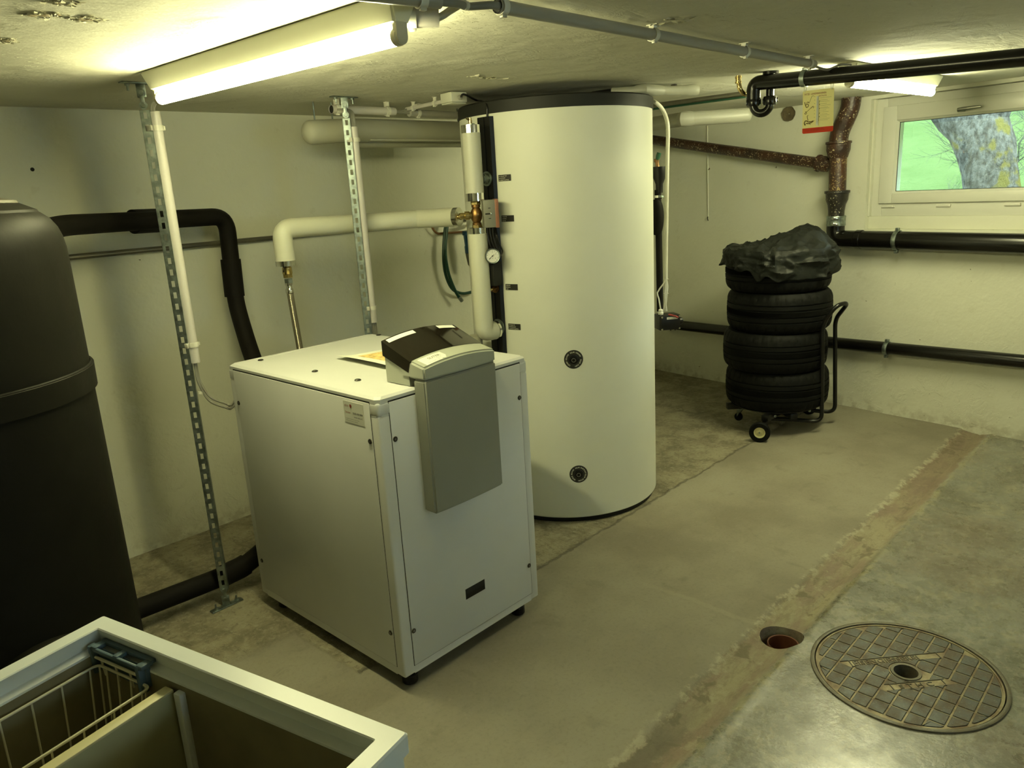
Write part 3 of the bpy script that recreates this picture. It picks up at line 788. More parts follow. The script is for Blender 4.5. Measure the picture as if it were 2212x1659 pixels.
# ------------------------------------------------------------------ perforated floor-to-ceiling struts with their conduits
def strut(name, base, x, y, label, ctop, cbot, coff, full):
    """slotted C channel from floor to ceiling; conduit clipped on its camera-right side"""
    root = thing(name, (x, y, 0), label, 'post', 'slotted steel posts from floor to ceiling')
    z0, z1 = .075, 1.93
    # open side of the channel turned towards the camera-left; local axes
    D = Vector((-.55, -.83, 0)).normalized(); S = Vector((D.y, -D.x, 0))     # D: out of the slotted face
    w, dp, t = .0165, .012, .002
    P = Vector((x, y, 0)); mb = MB()
    # slotted web: solid strips between holes
    hole, pitch = .022, .042
    z = z0
    def seg(a, b, s0, s1, d0, d1): mb.box(P + S * ((s0 + s1) / 2) + D * ((d0 + d1) / 2) + Vector((0, 0, (a + b) / 2)), (s1 - s0, d1 - d0, b - a), ax=(S, D, Vector((0, 0, 1))))
    seg(z0, z1, -w / 1.0, -.006, -t, 0); seg(z0, z1, .006, w, -t, 0)
    while z < z1 - hole:
        seg(z, z + pitch - hole, -.006, .006, -t, 0); z += pitch
    seg(z, z1, -.006, .006, -t, 0)
    seg(z0, z1, -w, -w + t, -dp * 2, 0); seg(z0, z1, w - t, w, -dp * 2, 0)
    seg(z0, z1, -w, -w + .007, -dp * 2, -dp * 2 + t); seg(z0, z1, w - .007, w, -dp * 2, -dp * 2 + t)
    mb.build('channel', M['zinc'], root, ang=20)
    for zz, s in ((0, 1), (ZC, -1)):
        pl = MB(); L = Vector((1, .02, 0)).normalized() if s > 0 else Vector((1, .05, 0)).normalized(); Wd = Vector((-L.y, L.x, 0))
        pl.box(P + Vector((0, 0, zz + s * .003)), (.135, .030, .005), ax=(L, Wd, Vector((0, 0, 1))), bev=.0015)
        pl.box(P + Vector((0, 0, zz + s * .026)) , (.030, .004, .045), ax=(S, D, Vector((0, 0, 1))), bev=.001)
        pb = pl.build('foot_plate' if s > 0 else 'ceiling_plate', M['zinc'], root)
        for q in (-.045, .045):
            m = MB(); c = P + L * q + Vector((0, 0, zz + s * .005)); hexnut(m, c, (0, 0, s), .009, .008); m.lathe([(0, 0), (.004, 0), (.004, .024), (0, .024)], c, (0, 0, s), 10)
            m.build('anchor_bolt', M['zinc'], pb)
        m = MB()
        for q in (.035, .075):
            c = P + D * .001 + Vector((0, 0, zz + s * q)); m.lathe([(0, 0), (.014, 0), (.014, .002), (.006, .002)], c, D, 18); hexnut(m, c + D * .002, D, .009, .007)
        m.box(P + D * .003 + Vector((0, 0, zz + s * .055)), (.014, .003, .05), ax=(S, D, Vector((0, 0, 1))), bev=.001)
        m.build('joint_bracket', M['zinc'], root)
    C = P + coff
    cr = .0185
    MB().tube([C + Vector((0, 0, cbot)), C + Vector((0, 0, ctop))], cr, 22, caps=False).build('conduit', M['conduit'], root)
    MB().tube([C + Vector((0, 0, cbot + .004)), C + Vector((0, 0, ctop - .004))], cr * .88, 16).build('conduit_bore', M['dark'], root)
    for zz in (ctop - .055, cbot + .07):
        clip(root, C + Vector((0, 0, zz)), Vector((0, 0, 1)), cr, foot=-coff, flen=coff.length - .004)
    return root, P, C
post1, P1, C1 = strut('slotted_post', 0, 1.198, 2.845, 'slotted galvanised post standing between the black tank and the boiler', 1.925, 1.02, Vector((.036, .004, 0)), True)
# cables out of the lower conduit end, looping to the boiler's back corner
for k, (o_, dz) in enumerate((((0, 0), 0), ((.008, .004), .012))):
    e = Vector((o_[0], o_[1], 0))
    MB().tube(spl([C1 + e + Vector((-.004, 0, 1.06)), C1 + e + Vector((-.004, 0, .98)), C1 + e + Vector((.0, -.005, .93 + dz * .5)), C1 + e + Vector((.022, -.020, .865 + dz)), C1 + e + Vector((.062, -.060, .835 + dz)), Vector((1.296, 2.745, .838 + dz)), Vector((1.318, 2.73, .861 + dz))], 8), .0048, 8).build('cable', M['cable'], post1)
MB().tube([C1 + Vector((.002, 0, .895)), C1 + Vector((.004, 0, .905))], .012, 12).build('cable_tie', M['clip'], post1)
for k in range(3):
    MB().tube(spl([C1 + Vector((.004 * (k - 1), .004, 1.90)), C1 + Vector((.006 * (k - 1), .004, 1.945)), C1 + Vector((.02 + .01 * k, -.02, 1.975)), C1 + Vector((.05 + .02 * k, -.06, 2.012))], 6), .0035, 6).build('cable', M['cable'], post1)
x2, y2 = 2.098, 2.925
post2, P2, C2 = strut('slotted_post', 0, x2, y2, 'slotted galvanised post behind the boiler with its foot hidden', 1.895, 1.02, Vector((.036, .004, 0)), False)
for k in range(4):
    MB().tube(spl([C2 + Vector((.006 * (k - 1.5), .004, 1.86)), C2 + Vector((.007 * (k - 1.5), .0, 1.93)), C2 + Vector((.007 * (k - 1.5) + .002, .02, 1.965)), C2 + Vector((-.01, .06, 1.975)), C2 + Vector((-.03, .11, 1.975))], 6), .0042, 8).build('cable', M['cable'], post2)
for k in range(4):
    MB().tube([C2 + Vector((.008 * (k - 1.5), .0, 1.05)), C2 + Vector((.009 * (k - 1.5) + .003, .0, .97)), C2 + Vector((.010 * (k - 1.5) + .006, .03, .80))], .004, 8).build('cable', M['cable'], post2)
# ceiling conduit pair behind the second post
ra = thing('ceiling_conduit', (2.25, 3.03, 1.975), 'pale conduit on the ceiling behind the second post', 'conduit', 'grey ceiling conduits')
ya = 3.025
MB().tube([py(715, 236, ya), py(852, 241, ya)], .0185, 20, caps=False).build('conduit_tube', M['conduit'], ra)
MB().tube([py(716, 236, ya), py(851, 241, ya)], .0165, 16).build('bore', M['dark'], ra)
p = py(728, 236, ya); q = py(836, 240, ya)
for c in (p, q): clip(ra, c, Vector((1, 0, 0)), .0185, flen=.042)
rb = thing('ceiling_conduit', tuple(py(930, 246, ya)), 'wide grey conduit on the ceiling running in behind the white tank', 'conduit', 'grey ceiling conduits')
MB().tube([py(884, 244, ya), py(1010, 250, ya + .02)], .0175, 20).build('conduit_tube', M['conduit_dark'], rb)
clip(rb, py(902, 244, ya), Vector((1, 0, 0)), .0175, flen=.04)
for k in range(3):
    MB().tube([py(846, 239 + 2 * k, ya), py(866, 241 + 1.6 * k, ya), py(888, 243 + 1.5 * k, ya)], .0035, 6).build('cable', M['cable'], rb)
# thin conduit rising to the junction box
jb0, jb1 = pz(878, 236, 1.992), pz(958, 219, 1.992)
rc = thing('thin_conduit', tuple(jb0), 'thin pale conduit leading to the ceiling junction box', 'conduit', 'grey ceiling conduits')
MB().tube([jb0, jb1], .009, 14).build('conduit_tube', M['conduit'], rc)
for f_ in (.2, .78): clip(rc, jb0.lerp(jb1, f_), (jb1 - jb0), .009, flen=.026, w=.014)
MB().tube([py(862, 241, ya), jb0 + (jb1 - jb0) * .05], .0035, 6).build('cable', M['cable'], rc)
c = pz(980, 213, 1.99); dj = (jb1 - jb0).normalized()
rj = thing('junction_box', tuple(c), 'small pale square junction box on the ceiling beside the white tank top', 'junction box')
sj = dj.cross(Vector((0, 0, 1)))
MB().box(c + Vector((0, 0, .002)), (.085, .085, .042), ax=(dj, sj, Vector((0, 0, 1))), bev=.004).build('box', M['pvc'], rj)
MB().box(c + Vector((0, 0, -.022)), (.080, .080, .006), ax=(dj, sj, Vector((0, 0, 1))), bev=.003).build('cover', M['pvc'], rj)
MB().lathe([(0, 0), (.010, 0), (.010, .012), (.008, .016), (0, .016)], c + dj * .042, dj, 14).build('cable_gland', M['cable'], rj)
MB().tube(spl([c + dj * .05, c + dj * .08 + Vector((0, 0, .008)), Vector((2.60, 2.62, 1.99)), Vector((2.575, 2.56, 1.978)), Vector((2.543, 2.497, 1.955)), Vector((2.540, 2.495, 1.90)), Vector((2.541, 2.495, 1.80))], 8), .0045, 8).build('cable', M['blackplastic'], rj)

# ------------------------------------------------------------------ sleeved duct under the ceiling at the back
pa, pb_, pc = py(668, 285, 3.05), py(755, 279, 3.05), py(1010, 284, 3.10)
root = thing('insulated_duct', tuple(pb_), 'thick grey insulated duct with a rounded end slung under the ceiling at the back', 'duct')
pa = Vector((1.965, 3.20, 1.888)); pb_ = Vector((2.17, 3.03, 1.905)); pc = Vector((2.95, 3.045, 1.895))
pa = pz(672, 286, 1.888); pb_ = pz(760, 281, 1.90)
pc = py(1040, 286, pb_.y + .03)
path = fil([pa, pb_, pc], .10, 8)
dd = (path[0] - path[1]).normalized(); rr_ = .053
cap = [path[0] + dd * (rr_ * .75 * math.sin(t)) for t in (1.5, 1.2, .9, .6, .3)]; cr_ = [rr_ * math.cos(t) for t in (1.5, 1.2, .9, .6, .3)]
MB().tube(cap + path, cr_ + [rr_] * len(path), 28).build('sleeve', M['pvc_shade'], root)
MB().tube([pa.lerp(pb_, .75) + Vector((0.06, .075, -.02)), pb_ + Vector((.08, .075, -.040)), pc + Vector((0, .075, -.040))], [.012, .034, .034], 20).build('lower_pipe', M['pvc_shade'], root)
MB().tube([pb_ + Vector((.08, -.028, -.046)), pc + Vector((0, -.028, -.046))], .004, 6).build('seam_strip', M['pvc'], root)
for p in (pa + (pb_ - pa) * .12, pa + (pb_ - pa) * .55, pa + (pb_ - pa) * .96, pb_.lerp(pc, .8)):
    MB().tube([p + Vector((0, 0, .03)), Vector((p.x, p.y, ZC))], .0035, 8).build('hanger_rod', M['zinc'], root)

# ------------------------------------------------------------------ back wall: steel rail
a, b = py(40, 563, 3.62), py(1010, 475, 3.62)
a.z = b.z = 1.415
single(MB().tube([Vector((.2, 3.622, 1.415)), Vector((3.9, 3.622, 1.415))], .0125, 14), 'steel_wall_pipe', M['steel'], 'thin dull steel pipe running level along the back wall', 'pipe')

# ------------------------------------------------------------------ black insulated pipes between black tank and boiler
YB = 3.46
g = lambda x, y: py(x, y, YB)
zz = g(470, 470).z
root = thing('black_insulated_pipe', tuple(g(300, 478)), 'black foam-insulated pipe with an elbow high on the wall behind the first post', 'pipe', 'black foam-insulated pipes')
# the level run starts at the tank, so it is drawn towards the camera on its left
pl_ = Vector((.70, 2.95, 1.515)); pm = Vector((1.30, 3.42, 1.545))
run = [Vector((.56, 2.72, 1.500)), py(134, 487, 3.18), py(240, 481, 3.34), py(488, 467, 3.46), py(503, 600, 3.46), py(512, 660, 3.44), py(535, 740, 3.34), py(556, 800, 3.24)]
P_ = fil(run[:5], .075, 8) + spl(run[4:], 6)[1:]
MB().tube(P_, .0385, 24).build('foam_sleeve', M['blackfoam'], root)
f_ = lambda a, b, n=1: [a, b]
MB().tube([py(287, 479, 3.385), py(326, 477, 3.41), py(352, 476, 3.425)], .050, 26).build('foam_coupling', M['blackfoam'], root)
MB().tube([py(498, 560, 3.46), py(507, 640, 3.455)], .0455, 26).build('foam_coupling', M['blackfoam'], root)
MB().tube([py(306, 478, 3.40), py(306, 478, 3.40) + Vector((0, .26, 0))], .006, 8).build('wall_stud', M['zinc'], root)
mb = MB()
o_ = py(215, 473, 3.27); ux = (py(275, 469.5, 3.34) - o_).normalized(); uy = Vector((0, 0, 1)); uy = (uy - ux * uy.dot(ux)).normalized()
o_ = o_ + ux.cross(uy) * .003 - Vector((0, .0, 0))
text_on(mb, 'Kautschuk  22  19  x 200', .020, py(216, 478, 3.325) + Vector((0, -.046, 0)), ux, uy, xs=.9)
mb.build('print', M['cable'], root)

root = thing('black_insulated_pipe', tuple(pz(400, 1300, 0)), 'black foam-insulated pipe lying low between the black tank and the boiler', 'pipe', 'black foam-insulated pipes')
bp = [pz(180, 1360, .09), pz(300, 1315, .09), pz(478, 1246, .09), pz(520, 1226, .095), pz(548, 1206, .11), pz(600, 1160, .16)]
MB().tube(spl(bp, 6), .040, 24).build('foam_sleeve', M['blackfoam'], root)
MB().tube([bp[2], bp[3], pz(531, 1219, .10)], .046, 24).build('foam_coupling', M['blackfoam'], root)

# ------------------------------------------------------------------ black jacketed tank at the left edge
TC, TR = Vector((.361, 2.444, 0)), .37
root = thing('black_storage_tank', tuple(TC), 'big black vinyl-jacketed storage tank at the left edge behind the freezer', 'tank')
MB().lathe([(0, .02), (TR - .02, .02), (TR, .04), (TR, 1.13), (TR - .003, 1.134)], TC, seg=72).build('jacket', M['blackvinyl'], root)
MB().lathe([(TR - .01, 1.125), (TR + .009, 1.128), (TR + .010, 1.19), (TR + .002, 1.196)], TC, seg=72).build('closing_band', M['blackvinyl'], root)
MB().lathe([(TR, 1.19), (TR, 1.45), (TR - .001, 1.51), (TR - .005, 1.54), (TR - .013, 1.565), (TR - .027, 1.588), (TR - .048, 1.606), (TR - .056, 1.608)], TC, seg=72).build('upper_jacket', M['blackvinyl'], root)
MB().lathe([(TR - .048, 1.603), (TR - .053, 1.613), (TR - .095, 1.634), (TR - .105, 1.634)], TC, seg=72).build('shoulder_ring', M['blackvinyl'], root)
MB().lathe([(TR - .090, 1.630), (TR - .095, 1.639), (.14, 1.667), (0, 1.673)], TC, seg=60).build('lid', mk('grey_tank_lid', (.07, .064, .045), .6, var=.05), root)
for z_ in (1.132, 1.192):
    MB().tube([TC + Vector((math.cos(t) * (TR + .006), math.sin(t) * (TR + .006), z_)) for t in [2 * math.pi * k / 90 for k in range(90)]], .0022, 6, closed=True).build('piped_seam', M['blackfoam'], root)
t_ = math.radians(-84)
fd = Vector((math.cos(t_), math.sin(t_), 0))
MB().lathe([(0, .085), (.06, .084), (.11, .078), (.145, .064), (.165, .040), (.172, .0), (.172, -.05)], TC + fd * (TR - .01) + Vector((0, 0, .385)), fd, 48).build('flange_cover', M['blackvinyl'], root)

# ------------------------------------------------------------------ boiler
BX0, BX1, BY0, BY1, BZ0, BZ1 = 1.305, 1.972, 1.815, 2.735, .055, 1.015
root = thing('boiler', ((BX0 + BX1) / 2, (BY0 + BY1) / 2, 0), 'large grey-white cabinet boiler on black feet with a hooded control console', 'boiler')
ins = .002
mb = MB(); P = .048
# frame: corner posts, bottom rails and a solid core behind the panels
mb.bb((BX0 + .014, BY0 + .014, BZ0 + .01), (BX1 - .014, BY1 - .014, BZ1 - .02))
for x_ in (BX0, BX1 - P):
    for y_ in (BY0, BY1 - P): mb.bb((x_, y_, BZ0), (x_ + P, y_ + P, BZ1 - .06), bev=.007, seg=3)
for y_ in (BY0 + .0004, BY1 - .0304): mb.bb((BX0 + P - .006, y_, BZ0), (BX1 - P + .006, y_ + .03, BZ0 + .034))
for x_ in (BX0 + .0004, BX1 - .0304): mb.bb((x_, BY0 + P - .006, BZ0), (x_ + .03, BY1 - P + .006, BZ0 + .034))
mb.build('cabinet_frame', M['sheet'], root)
# top cover with chamfered edge and a raised rim line
mb = MB(); c_ = .009
outer = [(BX0, BY0), (BX1, BY0), (BX1, BY1), (BX0, BY1)]
def ringz(d, z, cut=0.0):
    r = []
    for (x_, y_), sx, sy in zip(outer, (1, -1, -1, 1), (1, 1, -1, -1)):
        p = (x_ + sx * d, y_ + sy * d)
        a1, a2 = (p[0] + sx * cut, p[1], z), (p[0], p[1] + sy * cut, z)
        r += [a2, a1] if (sx * sy > 0) else [a1, a2]
    return r
L = [ringz(0, BZ1 - .064, .012), ringz(0, BZ1 - c_, .012), ringz(c_ * .9, BZ1 - .002, .016), ringz(c_ + .03, BZ1, .010), ringz(c_ + .034, BZ1 - .0015, .010)]
vs = [p for r in L for p in r]; n = 8
mb.add(vs, [(i * n + k, i * n + (k + 1) % n, (i + 1) * n + (k + 1) % n, (i + 1) * n + k) for i in range(len(L) - 1) for k in range(n)] + [tuple((len(L) - 1) * n + k for k in range(n))] + [tuple(range(n - 1, -1, -1))])
mb.build('top_cover', M['sheet'], root, ang=12)
# panels standing a touch proud, with the dark joint around them
gap = .0035
def panel(name, a, b, axis):
    if axis == 'x': m = MB().bb((BX0 - .0022, a[0], a[1]), (BX0 + .02, b[0], b[1]), bev=.0009)
    else: m = MB().bb((a[0], BY0 - .0022, a[1]), (b[0], BY0 + .02, b[1]), bev=.0009)
    return m.build(name, M['sheet'], root)
m = MB(); m.bb((BX0 - .0006, BY0 + .0368, BZ0 + .0298), (BX0 + .01, BY1 - .0363, BZ1 - .0175)); m.bb((BX0 + .0403, BY0 - .0006, BZ0 + .0277), (BX1 - .0373, BY0 + .01, BZ1 - .0185))
m.build('joint_gasket', M['dark'], root)
panel('side_panel', (BY0 + .0385, BZ0 + .0315), (BY1 - .038, BZ1 - .0225), 'x')
panel('front_panel', (BX0 + .0425, BZ0 + .0295), (BX1 - .0395, BZ1 - .0235), 'y')
# small corner mouldings of the cover
for (x_, y_) in ((BX0, BY0), (BX1, BY0), (BX0, BY1)):
    sx = 1 if x_ == BX0 else -1; sy = 1 if y_ == BY0 else -1
    m = MB(); m.bb((x_ - sx * .0008, y_ - sy * .0008, BZ1 - .0645), (x_ + sx * .052, y_ + sy * .052, BZ1 - .018), bev=.010, seg=4); m.build('corner_moulding', M['sheet'], root)
# dark quarter-turn fasteners
def fastener(c, ax_, r=.0075):
    m = MB(); m.lathe([(r * 1.15, 0), (r * 1.15, .0015), (r * .85, .0035), (r * .55, .0035), (r * .5, .0015), (0, .0015)], c, ax_, 18)
    o = m.build('fastener', M['screw'], root)
    m = MB(); hexnut(m, Vector(c) + Vector(ax_) * .0012, ax_, r * .5, .0018); m.build('socket_head', M['screw_c'], o)
for y_, z_ in ((2.687, .867), (1.866, .87), (2.692, .210), (1.867, .208)): fastener((BX0 - .0022, y_, z_), (-1, 0, 0))
for x_, z_ in ((1.358, .872), (1.922, .868), (1.356, .21), (1.924, .205)): fastener((x_, BY0 - .0022, z_), (0, -1, 0))
for x_, y_ in ((1.404, 2.666), (1.409, 2.303), (1.412, 2.055), (1.955, 2.654)): fastener((x_, y_, BZ1), (0, 0, 1), .0095)
# grip slot
m = MB(); a, b, z0, z1 = 1.594, 1.688, .213, .252
m.prism([(a, BY0 - .0028, z0), (b, BY0 - .0028, z0), (b, BY0 - .0028, z1), (a, BY0 - .0028, z1)], (0, .0006, 0)); 
m.build('grip_slot', M['dark'], root)
MB().prism([(a + .003, BY0 - .0042, z0 + .002), (b - .003, BY0 - .0042, z0 + .002), (b - .006, BY0 - .0030, z0 + .018), (a + .006, BY0 - .0030, z0 + .018)], (0, .0005, 0)).build('grip_lip', M['blackplastic'], root)
for x_ in (BX0 + .052, BX1 - .075):
    for y_ in (BY0 + .045, BY1 - .08): MB().lathe([(0, 0), (.024, 0), (.027, .004), (.027, .03), (.024, .034), (.018, .036), (.018, .062)], (x_, y_, 0), seg=28).build('foot', M['blackplastic'], root)
# stickers
YL = lambda y, z: Vector((BX0 - .0034, y, z))
st = MB(); st.bb((BX0 - .0030, 1.884, .914), (BX0 - .0021, 1.988, .984)); sk = st.build('service_sticker', M['label_grey'], root, ang=10)
ux, uy = Vector((0, -1, 0)), Vector((0, 0, 1))
m = MB(); text_on(m, 'elco', .0125, YL(1.981, .966), ux, uy); text_on(m, 'Service:', .0092, YL(1.981, .9455), ux, uy)
m.lathe([(.0055, 0), (.0055, .0003), (.0028, .0003), (.0028, 0)], YL(1.949, .9705), (-1, 0, 0), 20); m.bb(YL(1.9498, .9665), YL(1.9482, .9745))
m.build('red_print', M['print_red'], sk, recalc=False)
m = MB(); text_on(m, '0848 808 808', .0092, YL(1.941, .9455), ux, uy); text_on(m, 'www.elco.ch', .0085, YL(1.936, .934), ux, uy)
m.build('black_print', M['print_black'], sk, recalc=False)
m = MB(); text_on(m, 'Im Notfall an Feiertagen oder am Wochenende', .0037, YL(1.981, .926), ux, uy); text_on(m, 'steht Ihnen unser Service zur Verfuegung', .0037, YL(1.981, .920), ux, uy)
m.build('small_print', M['print_black'], sk, recalc=False)

# control console: deep grey box hung over the front edge with a smoked lid
cx0, cx1 = 1.446, 1.757
YF_ = BY0 - .060                    # front face
def arc(x_, amt): t = (x_ - cx0) / (cx1 - cx0) * 2 - 1; return amt * (1 - t * t)
NXA = 14
def con_section(z0f, z1f, y_front, amt_f, y_back, name, mat, ztop_f=None):
    """solid with a gently bowed front, between heights z0f(x) and z1f(x)"""
    vs = []; n = NXA + 1
    for i in range(n):
        x_ = cx0 + (cx1 - cx0) * i / NXA; yf = y_front - arc(x_, amt_f)
        vs += [(x_, yf, z0f(x_)), (x_, yf, z1f(x_)), (x_, y_back, (ztop_f or z1f)(x_)), (x_, y_back, z0f(x_))]
    fs = [(i * 4 + k, i * 4 + (k + 1) % 4, i * 4 + 4 + (k + 1) % 4, i * 4 + 4 + k) for i in range(n - 1) for k in range(4)] + [(0, 1, 2, 3), ((n - 1) * 4 + 3, (n - 1) * 4 + 2, (n - 1) * 4 + 1, (n - 1) * 4)]
    bm = bmesh.new(); V = [bm.verts.new(v) for v in vs]
    for f in fs: bm.faces.new([V[k] for k in f])
    bmesh.ops.recalc_face_normals(bm, faces=bm.faces)
    es = [e for e in bm.edges if len(e.link_faces) == 2 and e.calc_face_angle(0) > .6]
    bmesh.ops.bevel(bm, geom=es, offset=.006, segments=3, affect='EDGES'); bm.verts.index_update()
    m = MB(); m.add([v.co.copy() for v in bm.verts], [[v.index for v in f.verts] for f in bm.faces]); bm.free()
    return m.build(name, mat, root)
ZS = 1.043
con_section(lambda x_: .604 - .0, lambda x_: ZS - .0015, YF_, .006, BY0 - .003, 'console_apron', M['sheet_grey'])
# bowed bottom lip of the apron
vs = []
con = con_section(lambda x_: ZS, lambda x_: 1.083 + arc(x_, .016), YF_, .006, YF_ + .115, 'console_body', M['sheet_grey_light'], ztop_f=lambda x_: 1.108 + arc(x_, .012))
# back part of the console standing on the boiler top, with the raked smoked lid over it
yb0, yb1 = YF_ + .108, 1.948
def zl(y_, x_): 
    t = (y_ - (YF_ + .075)) / (yb1 - (YF_ + .075)); return 1.096 + t * .046 + arc(x_, .016)
vs = []; NY_ = 6
m = MB()
for i in range(NXA + 1):
    x_ = cx0 + .004 + (cx1 - cx0 - .008) * i / NXA
    for j in range(NY_ + 1):
        y_ = yb0 - .03 + (yb1 - yb0 + .03) * j / NY_; vs.append((x_, y_, zl(y_, x_) - .012))
    vs += [(x_, yb1, BZ1 + .001), (x_, yb0 - .03, BZ1 + .001)]
n = NY_ + 3
m.add(vs, [(i * n + k, i * n + (k + 1) % n, (i + 1) * n + (k + 1) % n, (i + 1) * n + k) for i in range(NXA) for k in range(n)] + [tuple(range(n)), tuple(range(NXA * n + n - 1, NXA * n - 1, -1))])
m.build('console_rear', M['sheet_grey_light'], root)
m = MB(); vs = []
yl0 = YF_ + .062
for i in range(NXA + 1):
    x_ = cx0 - .001 + (cx1 - cx0 + .002) * i / NXA
    for j in range(NY_ + 1):
        y_ = yl0 + (yb1 + .004 - yl0) * j / NY_; vs.append((x_, y_, zl(y_, x_) + .006))
    vs += [(x_, yb1 + .004, zl(yb1, x_) - .040), (x_, yl0 + .012, zl(yl0, x_) - .030)]
m.add(vs, [(i * n + k, i * n + (k + 1) % n, (i + 1) * n + (k + 1) % n, (i + 1) * n + k) for i in range(NXA) for k in range(n)] + [tuple(range(n)), tuple(range(NXA * n + n - 1, NXA * n - 1, -1))])
lid = m.build('smoked_lid', M['smoke'], root, ang=25)
MB().bb((cx1 - .115, yb1 - .10, 1.1805), (cx1 - .075, yb1 - .085, 1.1825)).build('lid_button', M['screw_c'], lid) if False else None
# label strips on the lid's far edge
def onlid(x_, y_, up_=.0072): return Vector((x_, y_, zl(y_, x_) + up_))
for (xa, xb) in ((cx0 + .012, cx0 + .125), (cx0 + .225, cx0 + .30)):
    m = MB(); K = 6; vs = []
    for k in range(K + 1):
        x_ = xa + (xb - xa) * k / K
        for y_ in (yb1 - .020, yb1 - .002): vs.append(onlid(x_, y_))
    m.add(vs, [(2 * k, 2 * k + 1, 2 * k + 3, 2 * k + 2) for k in range(K)]); m.build('label_strip', M['white_label'], lid)
# installer's sticker on the console front edge
sx0, sx1, sy0, sy1 = cx0 + .020, cx0 + .112, YF_ + .004, YF_ + .052
def zf(x_, y_): t = (y_ - YF_) / .115; return (1.083 + arc(x_, .016)) * (1 - t) + (1.108 + arc(x_, .012)) * t + .0008
m = MB(); K = 8
vs = [Vector((sx0 + (sx1 - sx0) * k / K, y_, zf(sx0 + (sx1 - sx0) * k / K, y_))) for k in range(K + 1) for y_ in (sy0, sy1)]
m.add(vs, [(2 * k, 2 * k + 1, 2 * k + 3, 2 * k + 2) for k in range(K)]); sk = m.build('installer_sticker', M['white_label'], con)
m = MB()
def wrap(txt, size, x_, y_, mm):
    v_, f_ = text_geo(txt, size); mm.add([Vector((x_ + p.x, y_ + p.y, zf(x_ + p.x, y_ + p.y) + .0007)) for p in v_], f_)
wrap('SUTER', .017, sx0 + .028, sy0 + .024, m); wrap('Haustechnik', .0045, sx0 + .050, sy0 + .015, m); wrap('Heizung  Sanitaer   Telefon', .0045, sx0 + .012, sy0 + .006, m)
m.build('print', M['print_black'], sk, recalc=False)

# leaflet lying on the boiler top, corners curling
def leaf_z(u_, v_): return BZ1 + .003 + .012 * max(0, (.3 - u_) / .3) ** 2 + .004 * math.sin(v_ * 2.6) 
A_, U_, V_ = Vector((1.595, 2.445, 0)), Vector((.235, -.075, 0)), Vector((-.075, -.185, 0))
A_ = pz(727, 766, 1.045); A_.z = 0; cB = pz(800, 790, 1.02); cB.z = 0
A_ = pz(723, 767, 1.030); A_.z = 0; U_ = pz(858, 748, 1.02); U_.z = 0; U_ = U_ - A_; V_ = pz(850, 801, 1.018); V_.z = 0; V_ = V_ - A_
m = MB(); NU = 20
vs = [A_ + U_ * (i / NU) + V_ * (j / NU) + Vector((0, 0, leaf_z(i / NU, j / NU))) for i in range(NU + 1) for j in range(NU + 1)]
m.add(vs, [(i * (NU + 1) + j, i * (NU + 1) + j + 1, (i + 1) * (NU + 1) + j + 1, (i + 1) * (NU + 1) + j) for i in range(NU) for j in range(NU)])
lf = thing('leaflet', (A_.x, A_.y, BZ1), 'curling paper leaflet with an orange picture lying on the boiler beside the console', 'paper')
m.build('sheet', M['paper'], lf, recalc=False)
def leafpatch(u0, u1, v0, v1, name, mat, dz):
    m = MB(); K = 10
    vs = [A_ + U_ * (u0 + (u1 - u0) * i / K) + V_ * (v0 + (v1 - v0) * j / K) + Vector((0, 0, leaf_z(u0 + (u1 - u0) * i / K, v0 + (v1 - v0) * j / K) + dz)) for i in range(K + 1) for j in range(K + 1)]
    m.add(vs, [(i * (K + 1) + j, i * (K + 1) + j + 1, (i + 1) * (K + 1) + j + 1, (i + 1) * (K + 1) + j) for i in range(K) for j in range(K)])
    m.build(name, mat, lf, recalc=False)
leafpatch(.25, .95, .12, .86, 'picture', M['paper_yellow'], .0008); leafpatch(.55, .98, .45, .88, 'text_box', M['white_label'], .0014)

# ------------------------------------------------------------------ white storage tank
KC, KR = Vector((3.011, 2.499, 0)), .463
tank = thing('white_storage_tank', tuple(KC), 'tall cream-white cylindrical storage tank with a black top ring', 'tank')
MB().lathe([(0, .006), (KR - .03, .006), (KR - .03, .02), (KR - .004, .025), (KR, .03), (KR, 1.917), (KR - .01, 1.919), (0, 1.919)], KC, seg=128).build('jacket', M['tank'], tank)
MB().lathe([(KR - .02, .0), (KR - .014, .0), (KR - .014, .026), (KR - .02, .026)], KC, seg=96).build('base_ring', M['blackplastic'], tank)
MB().lathe([(KR - .006, 1.916), (KR + .005, 1.917), (KR + .005, 1.966), (KR, 1.972), (KR - .05, 1.975), (0, 1.978)], KC, seg=128).build('top_ring', M['darkcap'], tank)
def kp(deg, z, off=0.0): t = math.radians(deg); return KC + Vector((math.cos(t) * (KR + off), math.sin(t) * (KR + off), z))
# black connection strip: two angled wings with a seam in the middle
m = MB(); vs = []
for z_ in (.40, 1.905):
    for dg, of in ((-176.0, .001), (-177.2, .016), (-180.6, .018), (-181.0, .010), (-181.4, .018), (-186.6, .016), (-187.2, .001)): vs.append(kp(dg, z_, of))
m.add(vs, [(k, k + 1, k + 8, k + 7) for k in range(6)] + [tuple(range(6, -1, -1)), tuple(range(7, 14))])
m.build('connection_strip', M['blackplastic'], tank, ang=20)
